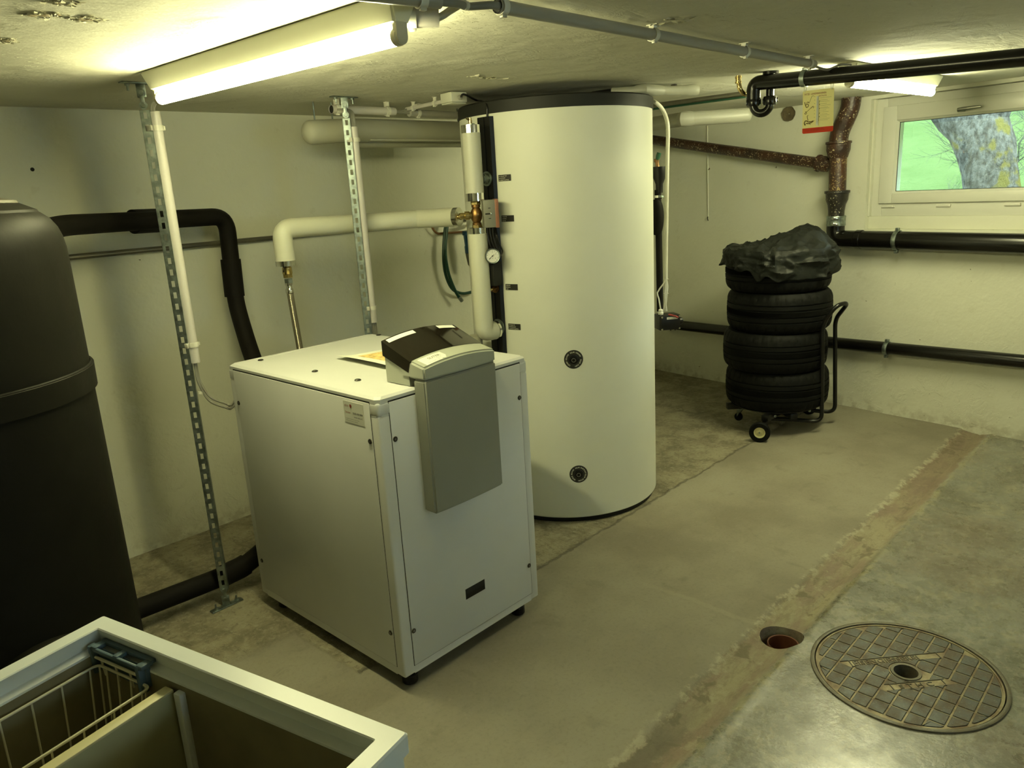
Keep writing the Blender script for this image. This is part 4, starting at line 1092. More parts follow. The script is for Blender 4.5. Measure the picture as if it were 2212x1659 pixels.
# round port badges
def on_tank(deg0, z0, of):
    return lambda u_, v_: kp(deg0 + math.degrees(u_ / KR), z0 + v_, of)
for nm, dg, z_, words_ in (('upper', -135.26, .815, ('SOLAR VORLAUF', 'SOLAR FLOW', 'DEPART SOLAIRE')), ('lower', -134.75, .251, ('SOLAR RUECKLAUF', 'SOLAR RETURN', 'RETOUR SOLAIRE'))):
    f_ = on_tank(dg, z_, .0015); m = MB(); K = 48; vs = []
    for r_ in (.020, .044): vs += [f_(r_ * math.cos(2 * math.pi * k / K), r_ * math.sin(2 * math.pi * k / K)) for k in range(K)]
    m.add(vs, [(k, (k + 1) % K, K + (k + 1) % K, K + k) for k in range(K)])
    bd = m.build('port_badge', M['black_label'], tank)
    f2 = on_tank(dg, z_, .0024); m = MB()
    for wi, wd in enumerate(words_):
        a0 = math.radians(115 - 120 * wi)
        for ci, ch in enumerate(wd):
            if ch == ' ': continue
            v_, q_ = text_geo(ch, .0092, 'CENTER'); an = a0 - (ci) * .135 + .0
            cs, sn = math.cos(an - math.pi / 2), math.sin(an - math.pi / 2); R_ = .0335
            m.add([f2(R_ * math.cos(an) + p.x * cs - (p.y - .003) * sn, R_ * math.sin(an) + p.x * sn + (p.y - .003) * cs) for p in v_], q_)
    m.build('badge_lettering', M['print_white'], bd, recalc=False)
    ax_ = (kp(dg, z_, .1) - kp(dg, z_)).normalized()
    MB().lathe([(.0215, .003), (.0215, -.004), (.016, -.006)], kp(dg, z_), ax_, 32).build('port_rim', M['screw'], bd)
    MB().lathe([(.0215, .0005), (.0205, .002), (.0165, .003), (.0155, .0012), (.009, -.0), (0, .0012)], kp(dg, z_), ax_, 28).build('port_plug', M['blackplastic'], bd)
    m = MB(); m.lathe([(.010, .0022), (.010, .0038), (.0075, .0038), (.0075, .0022)], kp(dg, z_, .0) + Vector((0, 0, -.004)), ax_, 20); m.build('plug_ring', M['screw_c'], bd)
# little black port labels beside the strip
for k, (z_, ls) in enumerate(((1.640, ('HW VORLAUF TWW', 'HW FLOW DHW', 'ECS DEPART CHAUFFAGE')), (1.463, ('VORLAUF HK', 'DEPART HC', 'FLOW HC')), (1.154, ('RUECKLAUF', 'RETOUR HC', 'FLOW')), (.969, ('HW RUECKL TW', 'HW RETURN DHW', 'ECS RETOUR CHAUFFAGE')))):
    d0 = -174.75 + (.9 if k == 3 else (.5 if k else 0)); f_ = on_tank(d0, z_, .0014); m = MB(); vs = []
    for i in range(5):
        for v_ in (-.014, .014): vs.append(f_(.067 * i / 4, v_))
    m.add(vs, [(2 * i, 2 * i + 1, 2 * i + 3, 2 * i + 2) for i in range(4)]); lb = m.build('port_label', M['black_label'], tank)
    f2 = on_tank(d0, z_, .0024); m = MB()
    for li, t__ in enumerate(ls):
        v_, q_ = text_geo(t__, .0072); m.add([f2(.004 + p.x * .62, .0055 - li * .0086 + p.y) for p in v_], q_)
    m.build('label_lettering', M['print_white'], lb, recalc=False)
# threaded connections poking out of the strip
def nipple(z_, y_, L_, r_=.024, mat='zinc'):
    c = Vector((KC.x - KR - .016, y_, z_)); ax_ = Vector((-1, 0, 0)); m = MB()
    m.lathe([(r_ * 1.35, 0), (r_ * 1.35, .004), (r_, .006)], c, ax_, 28); hexnut(m, c + ax_ * .006, ax_, r_ * 1.1, .020)
    m.lathe([(r_ * .8, .026), (r_ * .8, .034), (r_ * .62, .036), (r_ * .62, L_), (0, L_)], c, ax_, 24)
    return m.build('tank_connection', M[mat], tank)
nipple(1.641, 2.513, .075); nipple(.966, 2.497, .03, .028)
nipple(1.150, 2.502, .055, .017, 'bronze')
m = MB(); m.tube([kp(-179, 1.15, .055) + Vector((0, 0, 0)), kp(-179, 1.15, .085)], .010, 14); m.build('port_stub', M['brass'], tank)

# ------------------------------------------------------------------ upright insulated pipe in front of the tank
VX, VY, VR = 2.438, 2.50, .0405
root = thing('insulated_riser', (VX, VY, .95), 'upright cream-grey insulated pipe with silver bands at the tank side', 'pipe', 'cream insulated heating pipes')
MB().tube([(VX, VY, 1.580), (VX, VY, 1.835)], VR, 32).build('upper_sleeve', M['pvc'], root)
for z0, z1 in ((1.835, 1.868), (1.548, 1.582), (1.405, 1.432)):
    m = MB(); m.lathe([(VR * .9, z0), (VR + .001, z0), (VR + .001, z1), (VR * .9, z1)], (VX, VY, 0), seg=36); m.build('foil_band', M['chrome'], root, ang=50)
MB().lathe([(0, 1.857), (VR * .95, 1.857)], (VX, VY, 0), seg=30).build('sleeve_end', M['cable'], root)
m = MB(); hexnut(m, Vector((VX, VY, 1.858)), (0, 0, 1), .020, .016); m.build('end_nut', M['zinc'], root)
m = MB(); m.lathe([(0, 0), (.008, 0), (.008, .014), (.006, .016), (.006, .024), (0, .026)], (VX, VY, 1.874), seg=16); m.tube([(VX - .004, VY, 1.888), (VX - .018, VY + .004, 1.897)], .0045, 8); m.build('air_vent', M['brass'], root)
low = fil([Vector((VX, VY, 1.406)), Vector((VX + .002, VY, .955)), Vector((VX + .062, VY - .004, .955))], .05, 10)
MB().tube(low, .0425, 32).build('lower_sleeve', M['pvc_light'], root)
m = MB(); e = low[-1]; m.lathe([(.036, 0), (.0435, 0), (.0435, .012), (.036, .012)], e, (1, 0, 0), 36); m.build('end_band', M['chrome'], root)
# short sleeve that continues below the elbow, in shade behind the console
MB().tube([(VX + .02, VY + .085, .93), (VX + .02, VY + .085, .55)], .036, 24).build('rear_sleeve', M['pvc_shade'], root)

# motor valve between the two sleeves
VZ = 1.487
root = thing('motor_valve', (VX, VY, VZ - .08), 'bronze three-way valve with a grey actuator box between the silver bands', 'valve')
m = MB(); m.lathe([(.014, -.075), (.014, -.052), (.020, -.050), (.020, -.034), (.016, -.032), (.024, -.018), (.026, 0), (.024, .018), (.016, .032), (.020, .034), (.020, .050), (.014, .052), (.014, .075)], (VX, VY, VZ), seg=28)
m.build('valve_body', M['bronze'], root)
for z_ in (-.060, .044):
    m = MB(); hexnut(m, Vector((VX, VY, VZ + z_)), (0, 0, 1), .023, .018); m.build('union_nut', M['brass'], root)
m = MB(); m.lathe([(.012, -.012), (.015, .0), (.015, .03), (.019, .032), (.019, .052), (.013, .054), (.013, .075)], (VX - .0, VY, VZ), (-.80, .60, 0), 24); m.build('side_branch', M['brass'], root)
# actuator box, its longer side towards the tank strip
AC = Vector((VX + .022, VY - .058, VZ + .004)); ea = Vector((.93, .37, 0)).normalized(); ea = Vector((.80, -.60, 0)).normalized(); eb = Vector((ea.y, -ea.x, 0))
m = MB(); m.box(AC, (.056, .060, .120), ax=(ea, eb, Vector((0, 0, 1))), bev=.005); bx = m.build('actuator_box', M['greyplastic'], root)
m = MB(); m.box(AC + ea * .031, (.018, .062, .124), ax=(ea, eb, Vector((0, 0, 1))), bev=.004); m.build('box_cover', mk('reddish_brown_label', (.22, .09, .05), .5), root)
m = MB(); m.box(AC + ea * .0405, (.001, .030, .090), ax=(ea, eb, Vector((0, 0, 1)))); lb = m.build('rating_label', M['white_label'], root)
m = MB(); nrm = eb * -1
for k, tx in enumerate(('VC4013', '230V 50Hz', '6 VA IP40')):
    text_on(m, tx, .0085, AC + ea * .0414 + eb * (-.010 + .009 * k) + Vector((0, 0, -.036)), Vector((0, 0, 1)), eb * -1 if ea.cross(Vector((0, 0, 1))).dot(eb) > 0 else eb)
m.build('print', M['print_black'], root, recalc=False)
# lever slot on the narrow side
fs_ = -1 if eb.dot(Vector((-1, -.3, 0))) < 0 else 1
m = MB(); m.box(AC + eb * fs_ * .0305 + ea * -.006, (.030, .002, .006), ax=(ea, eb, Vector((0, 0, 1)))); m.box(AC + eb * fs_ * .0305 + ea * -.002 + Vector((0, 0, .024)), (.010, .002, .003), ax=(ea, eb, Vector((0, 0, 1)))); m.box(AC + eb * fs_ * .0305 + ea * -.002 + Vector((0, 0, -.020)), (.010, .002, .003), ax=(ea, eb, Vector((0, 0, 1))))
m.build('lever_slot', M['dark'], root)
m = MB(); m.box(AC + eb * fs_ * .033 + ea * .004, (.008, .006, .010), ax=(ea, eb, Vector((0, 0, 1))), bev=.002); m.build('lever', M['chrome'], root)
for k in range(3):
    q = AC + ea * (-.012 + .012 * k) + Vector((0, 0, -.058))
    MB().tube(spl([q, q + Vector((0, 0, -.03)), q + Vector((.006, -.004, -.075)), q + Vector((.03, -.008, -.118 - .004 * k)), q + Vector((.058, .004, -.112)), q + Vector((.07 - .01 * k, .02, -.06)), Vector((KC.x - KR - .014, 2.485, 1.48))], 8), .0036, 8).build('cable', M['blackplastic'], root)

# pressure gauge
c = py(1064, 553, 2.43); ax_ = (Vector((0, 0, 1.45)) - c); ax_.z *= .2; ax_.normalize(); ax_ = (ax_ + Vector((-.1, -.35, 0))).normalized()
root = thing('pressure_gauge', tuple(c), 'round black-rimmed pressure gauge beside the upright cream pipe', 'gauge')
m = MB(); m.lathe([(0, -.036), (.030, -.036), (.0325, -.032), (.0335, -.004), (.0335, 0), (.031, .002), (.0290, -.001), (.0290, -.003)], c, ax_, 40); m.build('case', M['blackplastic'], root)
m = MB(); m.lathe([(.0325, .0005), (.0338, .002), (.0325, .0035), (.0298, .002), (.0298, .0)], c, ax_, 40); m.build('bezel_ring', M['zinc'], root)
MB().lathe([(0, -.002), (.0295, -.002)], c, ax_, 36).build('dial', M['white_label'], root)
uxg = Vector((0, 0, 1)).cross(ax_).normalized(); uyg = ax_.cross(uxg)
m = MB()
for k in range(11):
    t = math.radians(225 - 27 * k); d = uxg * math.cos(t) + uyg * math.sin(t); m.box(c + d * .0235 + ax_ * -.0012, (.005, .0009, .0004), ax=(d, ax_.cross(d), ax_))
for k, tx in enumerate(('0', '1', '2', '3', '4')):
    t = math.radians(225 - 67 * k); text_on(m, tx, .008, c + (uxg * math.cos(t) + uyg * math.sin(t)) * .0165 + uyg * -.002 + ax_ * -.0014, uxg, uyg, 'CENTER')
text_on(m, 'bar', .0048, c + uyg * -.011 + ax_ * -.0014, uxg, uyg, 'CENTER')
m.build('scale', M['print_black'], root, recalc=False)
d = (uxg * -.78 + uyg * -.62).normalized(); m = MB(); m.box(c + d * .006 + ax_ * -.0004, (.032, .0018, .0006), ax=(d, ax_.cross(d), ax_)); m.lathe([(0, 0), (.003, 0), (.003, .0015), (0, .0015)], c - ax_ * .001, ax_, 12); m.build('needle', M['print_black'], root)
m = MB(); m.tube(spl([c - ax_ * .03, c - ax_ * .045 + Vector((.0, .0, -.004)), c + Vector((.030, .045, -.03)), Vector((2.53, 2.49, c.z - .06))], 6), .006, 10); m.build('gauge_pipe', M['bronze'], root)
m = MB(); m.bb((2.478, 2.452, 1.165), (2.532, 2.525, 1.275), bev=.006); m.build('mounting_block', M['darkcap'], root)

# ------------------------------------------------------------------ level cream pipe, brass joint and braided hose
HY = 3.03
gH = lambda x, y: py(x, y, HY)
root = thing('insulated_branch', tuple(gH(612, 500)), 'level cream insulated pipe with an elbow, running from above the boiler to the valve', 'pipe', 'cream insulated heating pipes')
e0 = gH(617, 565); el = Vector((e0.x, HY, gH(620, 493).z)); zR = el.z
pR = Vector((2.36, 2.60, 1.487)); pM = py(903, 473, 2.92)
pth = fil([e0, Vector((e0.x, HY, el.z)), py(790, 481.5, 3.02), pM], .052, 10)
MB().tube(pth, .0420, 30).build('sleeve', M['pvc_light'], root)
pE = py(988, 468.5, 2.72)
MB().tube([pM, pE], .0440, 30).build('front_sleeve', M['pvc_light'], root)
dE = (pE - pM).normalized()
m = MB(); m.lathe([(.040, -.014), (.0442, -.014), (.0442, .010), (.040, .010), (.012, -.004)], pE, dE, 40); m.build('end_band', M['chrome'], root, ang=50)
m = MB(); m.tube([pE - dE * .004, pE + dE * .02, Vector((VX - .052, VY + .04, VZ))], .011, 16); hexnut(m, pE + dE * .012, dE, .017, .014); m.build('brass_tail', M['brass'], root)
m = MB(); m.lathe([(.036, 0), (.0425, 0), (.0425, -.022), (.036, -.022), (.018, -.016)], e0 + Vector((0, 0, .004)), (0, 0, 1), 40); m.build('elbow_band', M['chrome'], root, ang=50)
h0 = e0 + Vector((0.002, 0, -.018))
root = thing('braided_hose', tuple(h0 + Vector((0, 0, -.35))), 'braided steel hose on a brass joint dropping behind the boiler', 'hose')
m = MB(); m.lathe([(.014, .01), (.016, -.004), (.0205, -.008), (.0215, -.034), (.019, -.038)], h0, seg=24); hexnut(m, h0 + Vector((0, 0, -.052)), (0, 0, 1), .022, .016); m.build('brass_joint', M['brass'], root)
m = MB(); hexnut(m, h0 + Vector((0, 0, -.075)), (0, 0, 1), .0195, .018); m.build('lower_nut', M['zinc'], root)
m = MB(); m.lathe([(.016, -.074), (.017, -.080), (.0135, -.086), (.0135, -.098), (.0175, -.104), (.0175, -.118), (.015, -.122)], h0, seg=24); m.build('crimp_collar', M['chrome'], root)
h1 = h0 + Vector((0, 0, -.118)); MB().tube(spl([h1, h1 + Vector((.006, 0, -.12)), h1 + Vector((.008, -.01, -.26)), h1 + Vector((.006, -.02, -.40))], 10), .0145, 24).build('hose', M['braid'], root)
MB().tube([h0 + Vector((-.018, -.004, .004)), h0 + Vector((-.016, -.006, -.012)), h0 + Vector((-.020, -.004, -.024)), h0 + Vector((-.014, -.002, -.030))], .004, 8).build('sensor_clip', M['blackplastic'], root)

# ------------------------------------------------------------------ things behind the tank, on the right
def ph(x, y, D):                       # point on a sight line at horizontal distance D
    d = ray(x, y); return O + d * (D / math.hypot(d.x, d.y))
A_, B_, C_, D_ = pz(1322, 199, 1.998), pz(1392, 194, 1.994), pz(1440, 196, 1.990), pz(1508, 194, 1.988)
root = thing('insulated_tee', tuple(B_ + Vector((0, 0, -.03))), 'pale insulated pipe tee squeezed between the white tank and the ceiling', 'pipe', 'cream insulated heating pipes')
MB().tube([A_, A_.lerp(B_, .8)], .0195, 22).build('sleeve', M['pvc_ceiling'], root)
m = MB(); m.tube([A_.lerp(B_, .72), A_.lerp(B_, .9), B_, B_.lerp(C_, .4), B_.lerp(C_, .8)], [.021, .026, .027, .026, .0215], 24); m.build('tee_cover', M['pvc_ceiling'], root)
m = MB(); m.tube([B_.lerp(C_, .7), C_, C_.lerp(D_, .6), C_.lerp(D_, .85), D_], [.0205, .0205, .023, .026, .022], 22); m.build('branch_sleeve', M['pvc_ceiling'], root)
MB().tube([pz(1280, 205, 2.0), A_ + (A_ - B_).normalized() * -.01], .0165, 16).build('foil_wrap', M['blackplastic'], root)
m = MB(); q = C_.lerp(D_, .35) + Vector((0, .02, .018)); hexnut(m, q, (0, 0, 1), .014, .010); m.build('fixing_nut', M['screw'], root)
# grey cable tube coming down beside the tank
GD = 4.14
G = lambda x, y: ph(x, y, GD)
root = thing('cable_tube', tuple(G(1438, 600)), 'thin shiny grey tube curving down from the ceiling beside the white tank', 'conduit')
pts = [pz(1383, 213, 1.986), pz(1400, 216, 1.984), ph(1417, 222, 4.10), ph(1432, 238, GD), G(1441, 262), G(1443, 290), G(1442, 330), G(1440, 450), G(1438, 602)]
MB().tube(spl(pts, 6), .0100, 16).build('tube', M['cable_light'], root)
for k, (xa, xb) in enumerate(((1438, 1433), (1440, 1437), (1436, 1440))):
    MB().tube(spl([G(1439, 598 + k), G(xa + 2, 618), G(xa, 640), G(xb, 672)], 6), .0035, 7).build('wire', M['white_plastic'], root)
MB().tube(spl([G(1438, 604), G(1431, 616), G(1420, 632), G(1423, 645), G(1427, 668)], 2), .0038, 8).build('wire', M['white_plastic'], root)
for y_ in (603, 634): MB().tube([G(1434, y_), G(1444, y_)], .003, 6).build('cable_tie', M['white_plastic'], root)
# black motor box on the pipe end
bc = ph(1441, 694, 4.12); e1 = Vector((.80, -.60, 0)).normalized(); e2 = Vector((e1.y, -e1.x, 0))
root = thing('pump_control_box', tuple(bc + Vector((0, 0, -.045))), 'black box with pale glands and a red tag beside the foot of the white tank', 'control box')
MB().box(bc, (.115, .09, .080), ax=(e1, e2, Vector((0, 0, 1))), bev=.006).build('box', M['blackplastic'], root)
MB().box(bc + e2 * .047, (.108, .012, .074), ax=(e1, e2, Vector((0, 0, 1))), bev=.004).build('cover', M['blackplastic'], root)
for a in (-.048, .048):
    for b in (-.032, .032):
        m = MB(); m.lathe([(0, 0), (.005, 0), (.005, .003), (0, .003)], bc + e2 * .053 + e1 * a + Vector((0, 0, b)), e2, 10); m.build('screw', M['chrome'], root)
m = MB(); m.box(bc + e2 * .0545 + e1 * .008 + Vector((0, 0, .025)), (.060, .001, .012), ax=(e1, e2, Vector((0, 0, 1)))); lb = m.build('label', M['white_label'], root)
m = MB(); text_on(m, '230V PUMPE', .0075, bc + e2 * .0555 + e1 * -.018 + Vector((0, 0, .022)), e1, Vector((0, 0, 1))); m.build('label_lettering', M['print_black'], lb, recalc=False)
m = MB(); m.lathe([(.0, 0), (.013, 0), (.014, .012), (.012, .014), (.012, .026), (.008, .03), (0, .03)], bc + e1 * -.035 + Vector((0, 0, .038)), seg=16); m.build('cable_gland', M['white_plastic'], root)
MB().tube([bc + e2 * .052 + e1 * -.012 + Vector((0, 0, .046)), bc + e2 * .058 + e1 * .022 + Vector((0, 0, .036)), bc + e2 * .060 + e1 * .038 + Vector((0, 0, .026))], .0045, 8).build('red_tag', M['red_tape'], root)
m = MB(); m.lathe([(0, 0), (.020, 0), (.020, .02), (.016, .03), (0, .03)], bc + e1 * .055 + Vector((0, 0, -.004)), e1, 20); m.build('pipe_collar', M['blackplastic'], root)
for a in (.02, .045): MB().tube([bc + e1 * a + Vector((0, 0, -.038)), bc + e1 * a + Vector((0, 0, -.052))], .004, 8).build('box_stud', M['blackplastic'], root)
# riser behind the tank with funnel, clamp and drain cock
RD = 4.20
r_ = lambda x, y: ph(x, y, RD)
root = thing('black_riser', tuple(r_(1423, 690)), 'black upright pipe with funnel top and green-capped cock behind the white tank edge', 'pipe')
MB().tube([r_(1421, 410), r_(1424, 560), r_(1426, 672)], .0175, 20).build('pipe', M['blackfoam'], root)
m = MB(); cF = r_(1424, 378); m.tube([cF + Vector((0, 0, .042)), cF + Vector((0, 0, -.010)), cF + Vector((0, 0, -.046)), cF + Vector((0, 0, -.09))], [.034, .034, .019, .018], 24); m.build('funnel', M['blackplastic'], root)
m = MB(); m.lathe([(.019, 0), (.022, 0), (.022, .012), (.019, .012)], r_(1422, 427), seg=24); m.box(r_(1431, 426), (.014, .010, .014), bev=.002); m.build('pipe_clamp', M['chrome'], root)
m = MB(); pf = [r_(1417, 430), r_(1420, 445), r_(1421, 470), r_(1419, 498), r_(1416, 508)]; m.tube(spl(pf, 5), [.018 + .014 * math.sin(math.pi * k / 20) for k in range(21)], 20); m.build('foam_cover', M['blackfoam'], root)
m = MB(); m.tube([r_(1421, 363), r_(1419.5, 352), r_(1419, 347)], [.010, .010, .013], 14); m.tube([r_(1413, 347), r_(1423, 346)], .009, 12); m.build('cock_body', M['copper'], root)
m = MB(); m.tube([r_(1419.5, 346), r_(1421.5, 338), r_(1424, 330)], [.009, .012, .012], 14); m.build('cock_cap', M['green_cap'], root)

# thin pipes under the ceiling and the pale sleeved pipe
def run(name, pts, r, mat, label, cat, group=None, seg=14):
    return single(MB().tube(pts, r, seg), name, M[mat], label, cat, group)
run('ceiling_pipe', [pz(1380, 232, 1.993), pz(1608, 202, 1.993)], .012, 'steel', 'thin brown-grey steel pipe under the ceiling between tank and drain trap', 'pipe')
run('ceiling_pipe', [pz(1370, 241, 1.978), pz(1612, 208.5, 1.978)], .0065, 'green_cap', 'thin green pipe under the ceiling between tank and drain trap', 'pipe')
zw = 1.945
w0, w1, w2, w3 = pz(1395, 270, zw), pz(1480, 257, zw), pz(1612, 248.5, zw), pz(1628, 249, zw)
root = thing('insulated_ceiling_pipe', tuple(w1), 'pale sleeved pipe with a rounded joint high at the back, left of the drain trap', 'pipe', 'cream insulated heating pipes')
rW = .043
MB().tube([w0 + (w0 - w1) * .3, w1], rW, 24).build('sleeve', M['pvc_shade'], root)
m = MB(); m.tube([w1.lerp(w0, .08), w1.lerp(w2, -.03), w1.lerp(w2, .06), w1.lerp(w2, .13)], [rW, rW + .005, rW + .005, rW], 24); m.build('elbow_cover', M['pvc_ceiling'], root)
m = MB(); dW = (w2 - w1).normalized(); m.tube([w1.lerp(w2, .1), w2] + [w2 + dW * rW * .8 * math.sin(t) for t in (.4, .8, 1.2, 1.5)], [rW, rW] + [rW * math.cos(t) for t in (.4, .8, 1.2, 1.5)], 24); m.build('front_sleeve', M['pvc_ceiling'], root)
p0 = pz(1595, 163, 2.018); root = thing('brass_elbow', tuple(p0 + Vector((0, 0, -.09))), 'small shiny brass elbow poking out of the ceiling left of the black trap', 'pipe fitting')
D0 = math.hypot(p0.x, p0.y)
m = MB(); m.tube(spl([p0, ph(1596, 178, D0), ph(1599, 193, D0), ph(1608, 203, D0 + .02), ph(1616, 204, D0 + .06)], 6), .0105, 16); m.build('elbow', M['chrome'] if False else M['brass'], root)
for y_, r__ in ((167, .0145), (178, .0145), (172, .0125)):
    c = ph(1595, y_, D0); m = MB(); m.lathe([(0, -.004), (r__, -.004), (r__, .004), (0, .004)], c, seg=18); m.build('ring', M['brass'], root)

# black waste pipe under the ceiling with its U-trap
PA, PB = pz(1700, 173, 1.972), pz(2212, 124, 1.930)
dP = (PB - PA).normalized(); rP = .0310
root = thing('waste_pipe', tuple(PA), 'glossy black waste pipe with a U-shaped trap hanging under the ceiling', 'pipe')
PE = PA - dP * .066
DL = math.hypot(PE.x, PE.y)
low1 = ph(1625, 222, DL)
pth = fil([PB + dP * .75, PE, PE - dP * .090, Vector(((PE - dP * .090).x, (PE - dP * .090).y, PE.z - .064))], .05, 12)
xe = pr_ = pth[-1]
MB().tube(pth, rP, 26).build('pipe', M['blackpipe'], root)
sd = Vector((dP.x, dP.y, 0)).normalized(); tr_ = .0180
off = sd * .066 + Vector((-sd.y, sd.x, 0)) * .024
ub = [xe + Vector((0, 0, .01)), xe + Vector((0, 0, -.024))]
N = 14; cU = xe + off * .5 + Vector((0, 0, -.024)); RU = off.length / 2; eo = off.normalized()
ub += [cU - eo * RU * math.cos(math.pi * k / N) + Vector((0, 0, -RU * 1.0 * math.sin(math.pi * k / N))) for k in range(1, N)]
ub += [xe + off + Vector((0, 0, -.024)), Vector(((xe + off).x, (xe + off).y, ZC))]
MB().tube(ub, tr_, 22).build('trap_bend', M['blackpipe'], root)
for c in (xe, xe + off):
    m = MB(); n_ = 20; pr2 = [(.0, -.020), (.0275, -.020), (.0290, -.016), (.0290, .012), (.0270, .016), (0, .016)]
    m.lathe(pr2, c + Vector((0, 0, -.008)), seg=24)
    for k in range(10):
        t = 2 * math.pi * k / 10; q = c + Vector((math.cos(t) * .0295, math.sin(t) * .0295, -.010)); m.box(q, (.005, .004, .022), rot=Matrix.Rotation(t, 3, 'Z'), bev=.001)
    m.build('union_nut', M['blackpipe'], root)
MB().lathe([(0, -.012), (.034, -.012), (.034, 0)], Vector(((xe + off).x, (xe + off).y, ZC)), seg=24).build('ceiling_collar', M['blackpipe'], root)
cK = PA + dP * .125
cK = PA.lerp(PB, (1752 - 1700) / 512 * .9)
m = MB(); m.lathe([(rP + .0005, -.010), (rP + .003, -.010), (rP + .003, .010), (rP + .0005, .010)], cK, dP, 32); m.box(cK + Vector((0, 0, rP + .006)), (.012, .020, .010), bev=.001); m.build('pipe_clamp', M['zinc'], root)
m = MB(); m.tube([cK + Vector((0, 0, rP + .014)), Vector((cK.x, cK.y, ZC))], .004, 8); m.build('hanger_rod', M['zinc'], root)

# tin thermometer sign hanging from that pipe
cS = PA.lerp(PB, (1767 - 1700) / 512 * .9); DS = math.hypot(cS.x, cS.y)
tl_, tr2, bl_ = ph(1735.5, 197, DS), ph(1803, 191, DS), ph(1733, 289.5, DS)
u = Vector((dP.x, dP.y, 0)).normalized(); 
wS, hS = (tr2 - tl_).length, (tl_ - bl_).length
u = (Vector((tr2.x, tr2.y, 0)) - Vector((tl_.x, tl_.y, 0))).normalized(); uz = Vector((0, 0, 1))
wS = ((tr2 - tl_).xy).length; u = (u + uz * (.02)).normalized(); uz = (Vector((0, 0, 1)) - u * u.z).normalized(); nS = u.cross(uz)
if nS.dot(-cS) < 0: nS = -nS
root = thing('thermometer_sign', tuple(bl_), 'yellow tin advertising sign with a thermometer and red foot, hanging from the waste pipe', 'sign')
SP = lambda a, b, o_=0.0: bl_ + u * (a * wS) + uz * (b * hS) + nS * o_
def rrect(a0, b0, a1, b1, r, o_, corners=(1, 1, 1, 1)):
    P = []; ra, rb_ = r / wS, r / hS
    for (cx, cy, t0, on) in ((a0 + ra, b0 + rb_, 180, corners[0]), (a1 - ra, b0 + rb_, 270, corners[1]), (a1 - ra, b1 - rb_, 0, corners[2]), (a0 + ra, b1 - rb_, 90, corners[3])):
        if on: P += [SP(cx + ra * math.cos(math.radians(t0 + 90 * k / 5)), cy + rb_ * math.sin(math.radians(t0 + 90 * k / 5)), o_) for k in range(6)]
        else: P.append(SP(cx + ra * (1 if t0 in (270, 0) else -1), cy + rb_ * (1 if t0 in (0, 90) else -1), o_))
    return P
MB().prism(rrect(0, 0, 1, 1, .006, 0), nS * .0016).build('plate', M['sign_yellow'], root)
MB().prism(rrect(0, 0, 1, .125, .006, .0018, (1, 1, 0, 0)), nS * .0004).build('red_foot', M['sign_red'], root)
m = MB(); text_on(m, 'FATZE - LANDMASCHINEN', .0100, SP(.05, .895, .0022), u, uz, xs=.70); text_on(m, 'KATALOG', .0080, SP(.52, .835, .0022), u, uz, xs=.8)
m.build('red_lettering', M['print_red'], root, recalc=False)
m = MB(); text_on(m, 'VERLANGEN SIE DEN NEUEN', .0040, SP(.26, .083, .0026), u, uz); text_on(m, 'LANDMASCHINEN- UND WERKZEUG-KATALOG', .0040, SP(.07, .052, .0026), u, uz, xs=.92)
m.build('foot_lettering', M['print_red_dark'], root, recalc=False)
m = MB()
for k, b_ in enumerate((.80, .745, .71, .66, .62, .575, .55, .51, .47, .42, .39, .35, .31, .28)):
    L_ = (.36, .24, .30, .22, .34, .26, .30, .2, .28, .24, .3, .22, .32, .26)[k]
    m.add([SP(.56, b_, .002), SP(.56 + L_, b_, .002), SP(.56 + L_, b_ + .007, .002), SP(.56, b_ + .007, .002)], [(0, 1, 2, 3)])
for k in range(8): m.add([SP(.37, .84 - k * .08, .002), SP(.40, .84 - k * .08, .002), SP(.40, .852 - k * .08, .002), SP(.37, .852 - k * .08, .002)], [(0, 1, 2, 3)])
m.build('small_print', M['print_faint'], root, recalc=False)
# little drawings of implements
def stroke(mm, pts, w):
    P = [SP(a, b, .0022) for a, b in pts]
    for i in range(len(P) - 1):
        d = (P[i + 1] - P[i]).normalized(); s_ = d.cross(nS) * w
        mm.add([P[i] - s_, P[i] + s_, P[i + 1] + s_, P[i + 1] - s_], [(0, 1, 2, 3)])
m = MB()
stroke(m, [(.20, .70), (.24, .76), (.29, .86), (.33, .868), (.36, .86)], .0006)
stroke(m, [(.06, .74), (.09, .66), (.12, .61), (.17, .62), (.19, .67), (.13, .70), (.10, .66)], .0014); stroke(m, [(.12, .72), (.18, .74), (.20, .71)], .0012)
stroke(m, [(.07, .47), (.10, .50), (.17, .53), (.28, .60), (.34, .63)], .0008); stroke(m, [(.06, .48), (.09, .455), (.13, .47), (.12, .51), (.08, .51)], .001); stroke(m, [(.27, .58), (.30, .615), (.35, .62), (.34, .58)], .001)
stroke(m, [(.18, .43), (.15, .40), (.17, .34), (.18, .30)], .0011)
stroke(m, [(.08, .20), (.06, .25), (.09, .30), (.14, .30), (.18, .27), (.28, .27), (.36, .285), (.30, .25), (.20, .23), (.12, .24)], .0020); stroke(m, [(.10, .24), (.09, .19)], .0010); stroke(m, [(.22, .24), (.26, .20)], .001)
m.build('implement_drawing', M['print_brown'], root, recalc=False)
m = MB(); m.box(SP(.475, .52, .003), (.0085, hS * .66, .0022), ax=(u, uz, nS), bev=.0008); m.box(SP(.475, .20, .0035), (.010, .012, .003), ax=(u, uz, nS), bev=.0008); th = m.build('thermometer_strip', M['paper'], root)
MB().tube([SP(.465, .22, .0052), SP(.465, .80, .0052)], .0011, 8).build('glass_tube', M['white_plastic'], th)
m = MB(); m.box(SP(.53, .50, .0022), (.0008, hS * .46, .0004), ax=(u, uz, nS))
